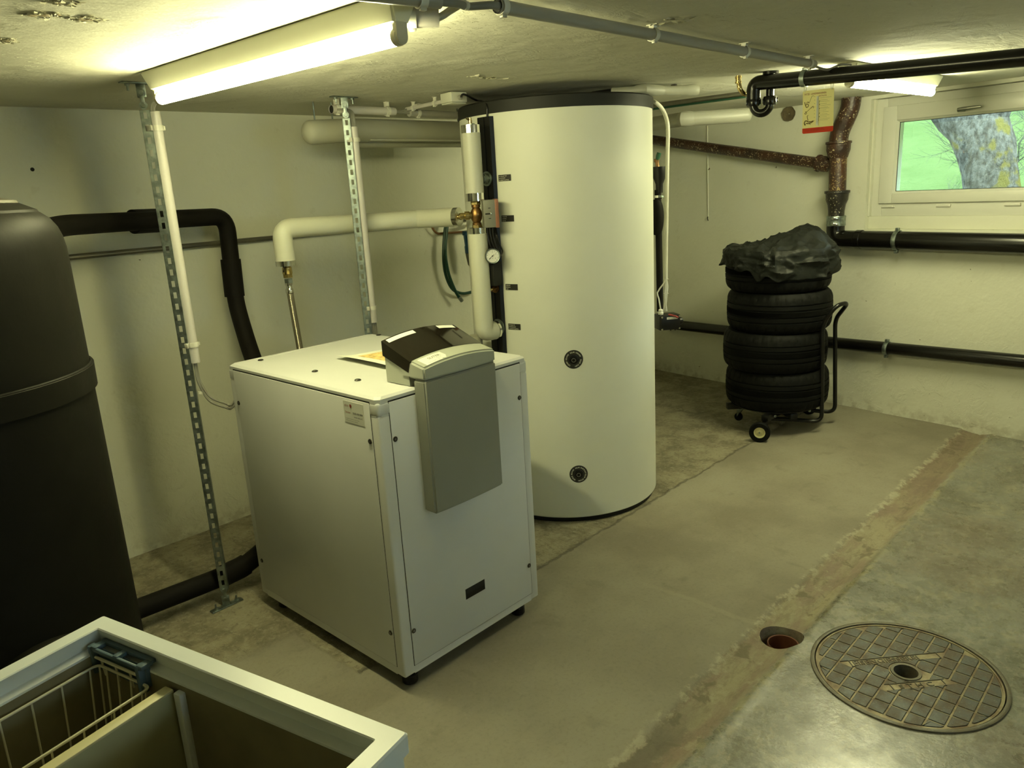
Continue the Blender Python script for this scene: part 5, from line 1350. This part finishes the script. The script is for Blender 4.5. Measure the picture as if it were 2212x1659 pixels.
for b_ in (.73, .65, .56, .45, .37): m.lathe([(0, 0), (.0016, 0), (.0016, .0006), (0, .0006)], SP(.545, b_, .002), nS, 10)
m.build('degree_scale', M['print_brown'], root)
for a, in ((.07,), (.93,)):
    top = SP(a, 1.0, .001); tp_ = top + Vector((0, 0, .03))
    m = MB(); m.tube(fil([SP(a, .965, .004), SP(a - .03, 1.02, .008), SP(a - .03, 1.0, .010) + Vector((0, 0, .055 if a < .5 else .045)), SP(a + .03, 1.0, -.006) + Vector((0, 0, .055 if a < .5 else .045)), SP(a + .03, 1.02, -.004), SP(a, .965, -.002)], .006, 4), .0013, 6)
    m.build('hanging_string', M['white_plastic'], root)

# ------------------------------------------------------------------ cast-iron stack and pipes along the window wall
OFF = .085
q = lambda x, y, o_=OFF: pw(x, y, o_)
root = thing('cast_iron_stack', tuple(q(1806, 470)), 'old brown-painted cast-iron waste stack with white flecks left of the window', 'pipe')
up_ = fil([q(1840, 196), q(1838, 232), q(1811, 292), q(1811, 330)], .10, 10)
up_[0].z = min(up_[0].z, ZC + .02)
MB().tube(up_, .0575, 30).build('upper_bend', M['iron_brown'], root)
c = q(1811, 322); m = MB(); m.lathe([(.058, -.055), (.062, -.04), (.072, -.005), (.073, .030), (.079, .034), (.079, .046), (.070, .048), (.056, .046)], c, seg=36); m.build('upper_socket', M['iron_brown'], root)
m = MB(); m.tube([q(1811, 322), q(1808, 428)], .0535, 30); m.build('straight_pipe', M['iron_rusty'], root)
c = q(1808, 425); m = MB(); m.lathe([(.050, -.19), (.050, -.09), (.056, -.05), (.068, -.02), (.070, .020), (.078, .024), (.078, .038), (.068, .040), (.052, .038)], c, seg=36); m.build('lower_socket', M['iron_black'], root)
# sloping branch and its socket
b0, b1 = q(1380, 298, .07), q(1806, 358, OFF)
m = MB(); m.tube([b0, b1], .0365, 26); m.build('sloping_branch', M['iron_brown'], root)
dB = (b0 - b1).normalized(); m = MB(); m.lathe([(.037, .05), (.045, .055), (.050, .075), (.050, .115), (.055, .118), (.055, .130), (.037, .132)], b1, dB, 32); m.build('branch_socket', M['iron_brown'], root)
# zinc coupling, black elbow, level black pipe
root = thing('black_waste_pipe', tuple(q(1850, 518)), 'thick black waste pipe elbow and level run under the window', 'pipe', 'black waste pipes on the window wall')
ze = q(1850, 517).z; el = q(1806, 470); hR = pw(2212, 527, OFF)
far = wpt(s_of(hR) + 2.6, hR.z - .02, OFF)
pth = fil([Vector((el.x, el.y, el.z)), Vector((el.x, el.y, ze)), hR, far], .085, 12)
MB().tube(pth, .0565, 32).build('pipe', M['blackpipe'], root)
m = MB(); m.lathe([(.0565, -.008), (.060, -.004), (.060, .030), (.0565, .034)], q(1852, 517), WD, 32); m.build('elbow_collar', M['blackpipe'], root)
c = q(1806, 477); m = MB(); m.lathe([(.052, -.030), (.0585, -.032), (.0605, -.025), (.0585, -.018), (.0585, .018), (.0605, .025), (.0585, .032), (.052, .030)], c, seg=36)
m.build('coupling_band', M['zinc'], root)
for dz in (-.018, .018):
    m = MB(); a_ = Vector((-.85, -.53, 0)).normalized(); s2 = Vector((a_.y, -a_.x, 0)); cc = c + a_ * .064 - s2 * -.018 + Vector((0, 0, dz)); m.box(cc, (.012, .040, .016), ax=(a_, s2, Vector((0, 0, 1))), bev=.002); hexnut(m, cc + a_ * .004 + s2 * .018, a_, .009, .010); m.build('coupling_bolt', M['chrome'], root)
def wclamp(parent, c, r, ax_):
    m = MB(); m.lathe([(r + .0004, -.013), (r + .005, -.013), (r + .006, -.006), (r + .006, .006), (r + .005, .013), (r + .0004, .013)], c, ax_, 32)
    m.build('pipe_clamp', M['zinc'], parent)
    for s_ in (1, -1):
        m = MB(); m.box(c + WN * .004 + Vector((0, 0, s_ * (r + .012))), (.022, .020, .018), ax=(WD, WN, Vector((0, 0, 1))), bev=.002); hexnut(m, c + WN * .012 + Vector((0, 0, s_ * (r + .012))), WN, .009, .008); m.build('clamp_screw', M['zinc'], parent)
    MB().tube([c, c - WN * (OFF + .01)], .006, 8).build('wall_stud', M['zinc'], parent)
cc = q(1938, 520); cc.z = ze + (hR.z - ze) * (s_of(cc) - s_of(q(1850, 517))) / (s_of(hR) - s_of(q(1850, 517))); wclamp(root, cc, .0565, WD)
root = thing('black_waste_pipe', tuple(pw(1815, 742, .06)), 'thin black pipe running low along the window wall behind the tyres', 'pipe', 'black waste pipes on the window wall')
l0, l1, l2 = pw(1462, 702, .06), pw(1815, 742, .06), pw(2212, 781, .06)
m = MB(); m.tube([l0 - (l1 - l0) * .1, l1, l2, l2 + (l2 - l1) * 2], .0395, 26); m.build('pipe', M['blackpipe'], root)
cc = pw(1916, 752.5, .06); wclamp(root, cc, .0395, WD)

# ------------------------------------------------------------------ tyre stack on its trolley
TYC, TYR = Vector((4.60, 2.07, 0)), .315
def tyre_mesh():
    prof = [(.205, .030), (.212, .012), (.235, .004), (.262, .0), (.285, .004), (.300, .018), (.308, .034), (.3115, .048), (.3125, .066), (.3065, .068), (.3065, .074), (.3135, .076), (.3145, .096), (.3085, .098), (.3085, .106), (.3150, .108), (.3150, .136)]
    W = .244
    prof = prof + [(r, W - h) for r, h in reversed(prof)]
    m = MB(); m.lathe(prof + [(.200, W * .7), (.198, W * .3)], (0, 0, 0), seg=180, closed=True)
    n = 180; vs = [list(v) for v in m.v]
    for i, (r, h) in enumerate(prof):
        if .296 < r < .3130 and (h < .062 or h > W - .062) and h > .01 and h < W - .01:
            for k in range(n):
                if k % 5 == 0:
                    v = vs[i * n + k]; f_ = (r - .0045) / r; v[0] *= f_; v[1] *= f_
    m.v = [tuple(v) for v in vs]; return m
def make_tyre():
    r = thing('tyre_on_wheel', (0, 0, 0), '', 'tyre', 'tyres stacked on the trolley')
    tyre_mesh().build('tread', M['rubber'], r, ang=30)
    m = MB(); m.lathe([(.200, .035), (.212, .030), (.212, .036), (.196, .050), (.190, .12), (.196, .20), (.212, .208), (.212, .214), (.200, .209)], seg=72); rim = m.build('rim', M['alloy'], r)
    m = MB()
    for k in range(5):
        t = 2 * math.pi * k / 5; d = Vector((math.cos(t), math.sin(t), 0)); m.box(d * .12 + Vector((0, 0, .19)), (.16, .034, .02), ax=(d, Vector((-d.y, d.x, 0)), Vector((0, 0, 1))), bev=.005)
    m.lathe([(0, .17), (.055, .17), (.06, .20), (.03, .206), (0, .206)], seg=32); m.build('spokes', M['alloy'], rim)
    for k in range(2):
        pass
    return r
def copy_tree(o):
    c = o.copy(); COL.objects.link(c)
    for ch in list(o.children):
        d = ch.copy(); COL.objects.link(d); d.parent = c
        for g_ in list(ch.children):
            e_ = g_.copy(); COL.objects.link(e_); e_.parent = d
    return c
ty = make_tyre(); TZ0, TH = .165, .2445
for k in range(4):
    o = ty if k == 0 else copy_tree(ty)
    o.location = TYC + Vector(((.010, -.012, .004, .0)[k], (-.004, .006, -.008, .004)[k], TZ0 + TH * k)); o.rotation_euler = (0, 0, .7 * k)
    o['label'] = ('bottom black car tyre of the stack, resting on the trolley', 'second black car tyre from the bottom of the stack', 'third black car tyre from the bottom, its upper shoulder showing blocks', 'topmost black car tyre, half hidden by the crumpled cover')[k]
# crumpled cloth cover
m = MB(); NR, NTH = 74, 220; ZT = TZ0 + TH * 4
SR = Vector((math.cos(YAW), math.sin(YAW), 0)); SB = Vector((-SR.y, SR.x, 0))
def ridge(v, s_): return 1 - abs(noise.noise(v * s_)) * 2
vs = []
for i in range(NR + 1):
    rho = .50 * i / NR
    for k in range(NTH):
        t = 2 * math.pi * k / NTH; a, b = math.cos(t), math.sin(t)       # a: picture right, b: away
        n1 = noise.noise(Vector((a * 1.4, b * 1.4, 2.0))); n2 = noise.noise(Vector((a * 4, b * 4, 7.0)))
        re = .318 + .022 * n1 + .012 * n2 + .016 * max(0, a) + .012 * max(0, -a)                              # where it turns down
        hem = .115 + .05 * n1 + .05 * max(0, -b) * (1 + .5 * n2) - .035 * max(0, -a) ** 2 + .03 * n2
        if rho < re: r0, dn = rho, 0.0
        else: r0, dn = re + .012 * math.sin(min(1, (rho - re) / .03) * 1.57), min((rho - re) / (.50 - re), 1.0) * max(.03, hem)
        X, Y = r0 * a, r0 * b
        hgt = .018 + .118 * math.exp(-(((X - .175) / .16) ** 2 + ((Y - .02) / .20) ** 2)) + .030 * math.exp(-(((X + .03) / .10) ** 2 + ((Y + .05) / .16) ** 2)) + .018 * math.exp(-(((X + .24) / .10) ** 2))
        edge_f = min(1, r0 / re); hgt *= (1 - .75 * edge_f ** 5)
        v = Vector((X * 1.0 + Y * .25, Y - X * .6, 1.3 + dn * 1.5))
        f1 = ridge(v + Vector((noise.noise(v * 3), noise.noise(v * 3 + Vector((5, 5, 5))), 0)) * .25, 5.5)
        f2 = ridge(v + Vector((3, 1, 2)), 12); f3 = ridge(v + Vector((8, 1, 2)), 26)
        fold = .034 * (f1 - .6) + .014 * (f2 - .6) + .005 * (f3 - .6)
        if dn > 0:
            rr = r0 + fold * .9 * min(1, dn / .05 + .4) + .012 * math.sin(t * 9 + 4 * n1) * min(1, dn / .08)
            rr = max(rr, .317 + .004 * f2); z_ = ZT + hgt * .3 - dn + .25 * fold
        else:
            rr = r0; z_ = ZT + max(.010 if edge_f > .7 else -.01, hgt + fold * (1.0 - .2 * edge_f))
        P = TYC + SR * (rr * a) + SB * (rr * b); vs.append((P.x, P.y, z_))
m.add(vs, [(i * NTH + k, i * NTH + (k + 1) % NTH, (i + 1) * NTH + (k + 1) % NTH, (i + 1) * NTH + k) for i in range(NR) for k in range(NTH)])
o = single(m, 'tyre_cover', M['cloth'], 'crumpled thin black cloth cover thrown over the top of the tyre stack', 'cover', recalc=True, ang=28)
md = o.modifiers.new('thickness', 'SOLIDIFY'); md.thickness = .0012

root = thing('tyre_trolley', tuple(TYC), 'black tubular tyre trolley with a hooped handle and small yellow-hubbed wheels', 'trolley')
zb = .118
A1, A2 = Vector((4.245, 1.995, 0)), Vector((4.93, 1.985, 0))
def bar(m, a, b, w, h):
    d = (b - a).normalized(); s_ = d.cross(Vector((0, 0, 1))).normalized(); return m.box((a + b) / 2, ((b - a).length, w, h), ax=(d, s_, s_.cross(d)), bev=.003)
m = MB(); bar(m, Vector((4.29, 1.99, zb + .02)), Vector((4.89, 1.98, zb + .02)), .045, .035); m.build('cross_bar', M['frame_black'], root)
m = MB(); bar(m, Vector((4.40, 2.30, zb + .025)), Vector((4.83, 1.86, zb + .025)), .045, .04); m.build('cross_bar', M['frame_black'], root)
m = MB(); bar(m, Vector((4.42, 1.86, zb + .02)), Vector((4.80, 2.30, zb + .02)), .045, .035); m.build('cross_bar', M['frame_black'], root)
m = MB(); m.lathe([(0, .128), (.27, .128), (.27, .133), (0, .133)], TYC + Vector((0, 0, .03)), seg=40); m.build('carrier_plate', M['frame_black'], root)
m = MB(); bar(m, Vector((4.345, 1.99, zb + .01)), Vector((4.255, 1.995, .075)), .03, .028); m.build('axle_arm', M['frame_black'], root)
m = MB(); bar(m, Vector((4.83, 1.985, zb + .01)), Vector((4.915, 1.985, .075)), .03, .028); m.build('axle_arm', M['frame_black'], root)
HP = 1.755
F0 = py(1766, 905, HP + .0); 
h = [Vector((4.42, 2.04, .098)), Vector((4.585, HP, .080)), py(1777, 700, HP), None, py(1804, 690, HP), Vector((4.80, HP, .085)), Vector((4.66, 2.10, .10))]
t1, t2 = py(1794, 672, HP - .04), py(1828, 655, HP - .075)
path = [h[0], h[1], h[2], py(1806, 660, HP - .085), py(1833, 653, HP - .11), h[4], h[5], h[6]]
MB().tube(fil(path, .055, 8), .0125, 16).build('handle_hoop', M['frame_black'], root)
for c, ax_ in ((Vector((4.238, 1.995, .063)), Vector((-.93, -.36, 0)).normalized()), (Vector((4.935, 1.985, .063)), Vector((.93, -.36, 0)).normalized())):
    m = MB(); m.lathe([(.032, -.014), (.058, -.014), (.0625, -.009), (.0625, .009), (.058, .014), (.034, .014), (.032, .010)], c, ax_, 40); wl = m.build('wheel', M['rubber'], root)
    m = MB(); m.lathe([(0, .010), (.010, .012), (.012, .008), (.026, .006), (.029, .012), (.034, .0135), (.034, -.0135), (0, -.0135)], c, ax_, 32); m.build('hub', M['wheel_hub'], wl)
    m = MB(); m.lathe([(0, .010), (.005, .010), (.005, .018), (0, .019)], c, ax_, 12); m.build('axle_nut', M['zinc'], wl)
for c in (Vector((4.565, 2.285, 0)),):
    m = MB(); m.box(c + Vector((0, .0, .092)), (.05, .05, .006), bev=.001); m.prism([c + Vector((-.014, -.02, .09)), c + Vector((-.014, .02, .09)), c + Vector((-.014, .022, .03))], (.002, 0, 0)); m.prism([c + Vector((.014, -.02, .09)), c + Vector((.014, .02, .09)), c + Vector((.014, .022, .03))], (.002, 0, 0)); cs_ = m.build('castor_fork', M['zinc'], root)
    m = MB(); m.lathe([(0, -.010), (.024, -.010), (.027, -.006), (.027, .006), (.024, .010), (0, .010)], c + Vector((0, .015, .0275)), (1, .2, 0), 28); m.build('castor_wheel', M['rubber'], cs_)
for c in (Vector((4.37, 1.965, zb + .02)), Vector((4.50, 1.90, zb + .02)), Vector((4.56, 1.83, zb + .028))):
    m = MB(); hexnut(m, c + Vector((0, -.004, 0)), (-.6, -.8, 0), .009, .008); m.build('frame_bolt', M['zinc'], root)

# ------------------------------------------------------------------ open chest freezer, bottom left
FA = Vector((.395, 1.498, 0)); fu = Vector((.2215, -.9752, 0)); fv = Vector((-.9752, -.2215, 0)); FL, FW, FZ = .735, .56, .85
def fp(a, b, z): return FA + fu * a + fv * b + Vector((0, 0, z))
root = thing('chest_freezer', tuple(fp(FL / 2, FW / 2, 0)), 'white open chest freezer without its lid in the bottom left corner', 'freezer')
def frame_loft(levels, name, mat, par, flip=False, ang=30):
    """levels: (inset, z[, corner radius]) rings around the freezer outline"""
    vs = []; K = 5; nr = None
    for (d, z, r) in levels:
        ring = []
        for (ca, cb, t0) in ((d + r, d + r, 180), (FL - d - r, d + r, 270), (FL - d - r, FW - d - r, 0), (d + r, FW - d - r, 90)):
            for k in range(K + 1):
                t = math.radians(t0 + 90 * k / K); ring.append(fp(ca + r * math.cos(t), cb + r * math.sin(t), z))
        nr = len(ring); vs += ring
    m = MB(); m.add(vs, [(i * nr + k, i * nr + (k + 1) % nr, (i + 1) * nr + (k + 1) % nr, (i + 1) * nr + k) for i in range(len(levels) - 1) for k in range(nr)])
    return m, nr
m, nr = frame_loft([(.006, .06, .006), (.006, FZ - .030, .006)], '', None, None); m.add([fp(.006, .006, .06), fp(FL - .006, .006, .06), fp(FL - .006, FW - .006, .06), fp(.006, FW - .006, .06)], [(3, 2, 1, 0)])
m.build('cabinet', M['white_enamel'], root)
m, _ = frame_loft([(.004, FZ - .034, .006), (.0, FZ - .032, .006), (.0, FZ - .003, .005), (.003, FZ, .004), (.033, FZ, .003), (.0350, FZ - .002, .002), (.0255, FZ - .033, .002), (.027, FZ - .0342, .003), (.0415, FZ - .035, .006), (.0430, FZ - .0365, .010), (.0432, FZ - .041, .012)], '', None, None)
m.build('rim', M['white_enamel'], root)
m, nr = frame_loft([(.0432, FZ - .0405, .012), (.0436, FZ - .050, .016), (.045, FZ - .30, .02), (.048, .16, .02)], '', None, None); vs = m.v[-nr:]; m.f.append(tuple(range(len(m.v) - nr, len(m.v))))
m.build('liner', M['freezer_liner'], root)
for b_ in (.0,): pass
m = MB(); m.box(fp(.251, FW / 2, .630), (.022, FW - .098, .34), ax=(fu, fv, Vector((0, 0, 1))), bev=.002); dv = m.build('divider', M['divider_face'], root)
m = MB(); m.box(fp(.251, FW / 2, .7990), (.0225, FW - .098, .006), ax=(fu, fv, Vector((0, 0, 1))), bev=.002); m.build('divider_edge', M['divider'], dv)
for a_ in (.272,):
    m = MB(); m.box(fp(a_ + .004, .0485, .62), (.018, .014, .36), ax=(fu, fv, Vector((0, 0, 1))), bev=.003); m.build('divider_guide', M['white_enamel'], root)
for x_ in (.10, .62):
    for y_ in (.08, .48): MB().lathe([(0, 0), (.03, 0), (.03, .06), (0, .06)], fp(x_, y_, 0), seg=20).build('foot', M['blackplastic'], root)

# wire basket hanging in the freezer, with its slate-blue grip
bz = .792
ring = fil([fp(.10, .056, bz), fp(.206, .056, bz), fp(.206, FW - .06, bz), fp(.052, FW - .06, bz), fp(.052, .056, bz), fp(.101, .056, bz)], .014, 6)
root = thing('wire_basket', tuple(fp(.11, FW / 2, .50)), 'white wire freezer basket with a slate-blue grip, hung inside the freezer', 'basket')
MB().tube(ring, .0026, 8).build('top_ring', M['wire'], root)
lz = .54; ring2 = fil([fp(.11, .085, lz), fp(.195, .085, lz), fp(.195, FW - .09, lz), fp(.068, FW - .09, lz), fp(.068, .085, lz), fp(.111, .085, lz)], .012, 6)
MB().tube(ring2, .0022, 6).build('bottom_ring', M['wire'], root)
for k in range(9):
    b_ = .072 + .052 * k
    for a_, a2 in ((.052, .068), (.206, .195)):
        if b_ > FW - .07: continue
        bb2 = .085 + (b_ - .052) * (FW - .175) / (FW - .112)
        MB().tube([fp(a_, b_, bz + .001), fp(a2, bb2, lz)], .0017, 6).build('wire', M['wire'], root)
for a_ in (.056, .078, .112, .150, .192):
    a2 = .068 + (a_ - .052) * .83
    MB().tube([fp(a_, .056, bz), fp(a2, .085, lz)], .0018, 6).build('wire', M['wire'], root)
for k in range(8): MB().tube([fp(.068, .10 + .05 * k, lz), fp(.195, .10 + .05 * k, lz)], .0016, 6).build('wire', M['wire'], root)
# grip: plate with two windows, bridging from the ledge over the ring
gz = FZ - .022
m = MB(); V3 = Vector((0, 0, 1)); P_ = lambda a, b, z: fp(a, b, z)
gx = (fu, fv, V3)
def gb(a0, a1, b0, b1, z0, z1, bv=.0022): m.box(fp((a0 + a1) / 2, (b0 + b1) / 2, (z0 + z1) / 2), (a1 - a0, b1 - b0, z1 - z0), ax=gx, bev=bv)
gb(.046, .196, .030, .040, gz - .004, gz + .004); gb(.046, .062, .036, .060, gz - .006, gz + .003); gb(.180, .196, .036, .060, gz - .006, gz + .003); gb(.112, .126, .036, .060, gz - .006, gz + .003)
gb(.052, .190, .055, .061, gz - .007, gz + .001)
for a0 in (.036, .176): gb(a0, a0 + .012, .046, .062, bz - .020, gz + .002, .004); gb(a0 + .004, a0 + .016, .040, .050, bz - .01, gz, .003)
gb(.048, .180, .047, .049, bz - .016, gz - .004, .0008)
m.build('grip', M['slate_blue'], root)
MB().tube([fp(.046, .0555, bz + .014), fp(.186, .0555, bz + .014)], .0028, 8).build('grip_wire', M['wire'], root)
for a_ in (.066, .108, .150):
    MB().tube([fp(a_, .0555, bz + .014), fp(a_, .053, bz - .02)], .0018, 6).build('wire', M['wire'], root)

# ------------------------------------------------------------------ manhole cover and drain
MC = Vector((MH_C.x, MH_C.y, 0)); RO = .289
root = thing('manhole_cover', tuple(MC + Vector((0, 0, -.03))), 'round worn cast-iron manhole cover with square pads and a centre hole', 'manhole cover')
m = MB(); m.lathe([(RO - .016, -.05), (RO + .001, -.05), (RO + .001, .0045), (RO - .004, .006), (RO - .0115, .005), (RO - .0125, -.004), (RO - .016, -.012)], MC, seg=96); m.build('seat_ring', M['iron_ring'], root)
Rc, zt_, zg = .2735, .0020, -.0004
m = MB(); m.lathe([(.037, -.028), (.037, zg), (.060, zg), (.11, zg), (.18, zg), (.24, zg), (Rc - .006, zg), (Rc - .006, zt_), (Rc, zt_), (Rc, -.028), (.037, -.028)], MC, seg=96); cv = m.build('cover_plate', M['iron_groove'], root, ang=20)
MB().lathe([(.0355, -.05), (.0365, -.03), (.0365, zt_), (.046, zt_ + .0008), (.047, zg)], MC, seg=40).build('hole_collar', M['iron_ring'], root)
MB().lathe([(0, -.045), (.045, -.045)], MC, seg=24).build('hole_bottom', M['dark'], root)
# pads: rows every 5 cm, clipped to the disc, the hub and the two lettering bands
ta = Vector((.731, -.682, 0)).normalized(); tb = Vector((-ta.y, ta.x, 0))     # lettering runs this way
rows = [.849 - .0505 * k for k in range(-1, 12)]; cols = [2.6815 - .0588 * k + .0 for k in range(-1, 11)]
def clip_poly(P, f):
    out = []
    for i in range(len(P)):
        a, b = P[i], P[(i + 1) % len(P)]; fa, fb = f(a), f(b)
        if fa >= 0: out.append(a)
        if fa * fb < 0: out.append(a + (b - a) * (fa / (fa - fb)))
    return out
def bands(p):
    """the lettering cartouches: upper one above the hole, lower one below"""
    d = p - MC; return d.dot(ta), d.dot(tb)
pads = []
for i in range(len(rows) - 1):
    for j in range(len(cols) - 1):
        g_ = .0032
        P = [Vector((cols[j + 1] + g_, rows[i + 1] + g_, 0)), Vector((cols[j] - g_, rows[i + 1] + g_, 0)), Vector((cols[j] - g_, rows[i] - g_, 0)), Vector((cols[j + 1] + g_, rows[i] - g_, 0))]
        P = [a.lerp(b, t / 4) for a, b in zip(P, P[1:] + P[:1]) for t in range(4)]
        Q = []
        for p in P:
            d = p - MC
            if d.length > Rc - .010: p = MC + d.normalized() * (Rc - .010)
            Q.append(p)
        P = Q; cen = sum(P, Vector()) / len(P)
        if (cen - MC).length > Rc - .014: continue
        # area check
        ar = abs(sum(P[k].x * P[(k + 1) % len(P)].y - P[(k + 1) % len(P)].x * P[k].y for k in range(len(P)))) / 2
        if ar < .0002: continue
        polys = [P]
        for (lo, hi, a0, a1) in ((.052, .083, -.155, .155), (-.082, -.052, -.085, .085)):
            nxt = []
            for pp in polys:
                A_s = [bands(p) for p in pp]
                if max(a for a, b in A_s) < a0 or min(a for a, b in A_s) > a1 or max(b for a, b in A_s) < lo or min(b for a, b in A_s) > hi: nxt.append(pp); continue
                up1 = clip_poly(pp, lambda p: bands(p)[1] - hi); dn1 = clip_poly(pp, lambda p: lo - bands(p)[1])
                for z__ in (up1, dn1):
                    if len(z__) > 2: nxt.append(z__)
            polys = nxt
        for pp in polys:
            c0 = sum(pp, Vector()) / len(pp)
            pp = [p if (p - MC).length > .052 else MC + (p - MC).normalized() * .052 for p in pp]
            if (c0 - MC).length < .050: continue
            pads.append(pp)
for pp in pads:
    n_ = len(pp); c0 = sum(pp, Vector()) / n_; ins_ = [c0.lerp(p, .93) for p in pp]; m = MB()
    m.add([p + Vector((0, 0, zg - .001)) for p in pp] + [p + Vector((0, 0, zt_ - .0006)) for p in pp] + [p + Vector((0, 0, zt_)) for p in ins_],
          [(k, (k + 1) % n_, n_ + (k + 1) % n_, n_ + k) for k in range(n_)] + [(n_ + k, n_ + (k + 1) % n_, 2 * n_ + (k + 1) % n_, 2 * n_ + k) for k in range(n_)] + [tuple(range(2 * n_, 3 * n_))])
    m.build('pad', M['iron_cover'], root, ang=15)
m = MB(); text_on(m, 'EISENGIESSEREI', .031, MC + ta * -.143 + tb * .0565 + Vector((0, 0, zg)), ta, tb, ext=.0022, xs=1.08)
m.build('raised_lettering', M['iron_ring'], root, ang=20)
m = MB(); text_on(m, 'S T H C', .028, MC + ta * -.062 + tb * -.078 + Vector((0, 0, zg)), ta, tb, ext=.0022, xs=1.2)
m.build('raised_lettering', M['iron_ring'], root, ang=20)
m = MB()
for b_, a0, a1 in ((.0525, -.150, .152), (.0835, -.150, .152), (-.0515, -.085, .085), (-.0825, -.085, .085)): m.box(MC + ta * ((a0 + a1) / 2) + tb * b_ + Vector((0, 0, zg + .001)), (a1 - a0, .0024, .003), ax=(ta, tb, Vector((0, 0, 1))))
for a_, b0, b1 in ((-.150, .0525, .0835), (.152, .0525, .0835), (-.085, -.0825, -.0515), (.085, -.0825, -.0515)): m.box(MC + ta * a_ + tb * ((b0 + b1) / 2) + Vector((0, 0, zg + .001)), (.0024, b1 - b0, .003), ax=(ta, tb, Vector((0, 0, 1))))
for k in range(4): pass
m.build('cartouche_ribs', M['iron_ring'], root)
root = thing('floor_drain', tuple(DR_C + Vector((0.008, .004, -.12))), 'orange-brown drain pipe end sunk in a round hole in the floor channel', 'drain')
DC = DR_C + Vector((.004, -.004, 0))
m = MB(); m.lathe([(.050, -.15), (.050, -.036), (.0535, -.034), (.0545, -.037), (.0545, -.15)], DC, seg=48); m.build('pipe_end', M['clay'], root)
MB().lathe([(0, -.115), (.0505, -.100)], DC, seg=40).build('pipe_bend', M['clay'], root)

# ------------------------------------------------------------------ back wall beside the tank: copper line, water filter, green hose
wy = 3.60
g2 = lambda x, y, Y=wy: py(x, y, Y)
root = thing('copper_line', tuple(g2(960, 503)), 'thin copper pipe bent along the wall under the level cream pipe', 'pipe')
MB().tube(fil([g2(930, 470), g2(934, 494), g2(944, 505), g2(1012, 500)], .03, 5), .007, 10).build('pipe', M['copper'], root)
root = thing('water_filter', tuple(g2(1012, 600, 3.52)), 'blue water filter housing with a grey cone below it, half behind the cream riser', 'filter')
a, b = g2(1010, 498, 3.52), g2(1015, 546, 3.52)
m = MB(); m.tube([a, a.lerp(b, .18), a.lerp(b, .22), b.lerp(a, .35), b.lerp(a, .3), b], [.036, .036, .030, .027, .030, .030], 28); m.build('bowl', M['blue'], root)
m = MB(); m.tube([b, g2(1018, 570, 3.52), g2(1021, 576, 3.52)], [.029, .022, .016], 24); m.build('drain_cone', M['greyplastic'], root)
m = MB(); m.tube([g2(1021, 576, 3.52), g2(1022.5, 598, 3.52)], .011, 14); m.build('drain_stub', M['blackplastic'], root)
MB().tube([g2(1012, 498, 3.52) + Vector((0, 0, .03)), g2(1010, 498, 3.62) + Vector((0, 0, .03))], .012, 12).build('wall_mount', M['brass'], root)
root = thing('garden_hose', tuple(g2(990, 640)), 'loop of dark green garden hose hanging on the back wall beside the water filter', 'hose')
hy = 3.585
MB().tube(spl([g2(966, 474, hy), g2(961, 500, hy), g2(958, 550, hy), g2(962, 590, hy), g2(974, 620, hy), g2(990, 632, hy), g2(1010, 633, hy), g2(1034, 622, hy), g2(1060, 590, hy)], 8), .0098, 14).build('loop', M['green_hose'], root)
MB().tube(spl([g2(968, 474, 3.56), g2(965, 500, 3.56), g2(962, 545, 3.56), g2(969, 590, 3.56), g2(982, 625, 3.56), g2(992, 643, 3.56)], 8), .0098, 14).build('free_end', M['green_hose'], root)
a, b = g2(991, 641, 3.56), g2(998, 650, 3.56)
m = MB(); m.tube([a, b], .0125, 16); m.build('hose_clamp', M['zinc'], root)
MB().tube([g2(1000, 470, 3.56), g2(1000, 470, 3.64)], .008, 8).build('wall_hook', M['zinc'], root)
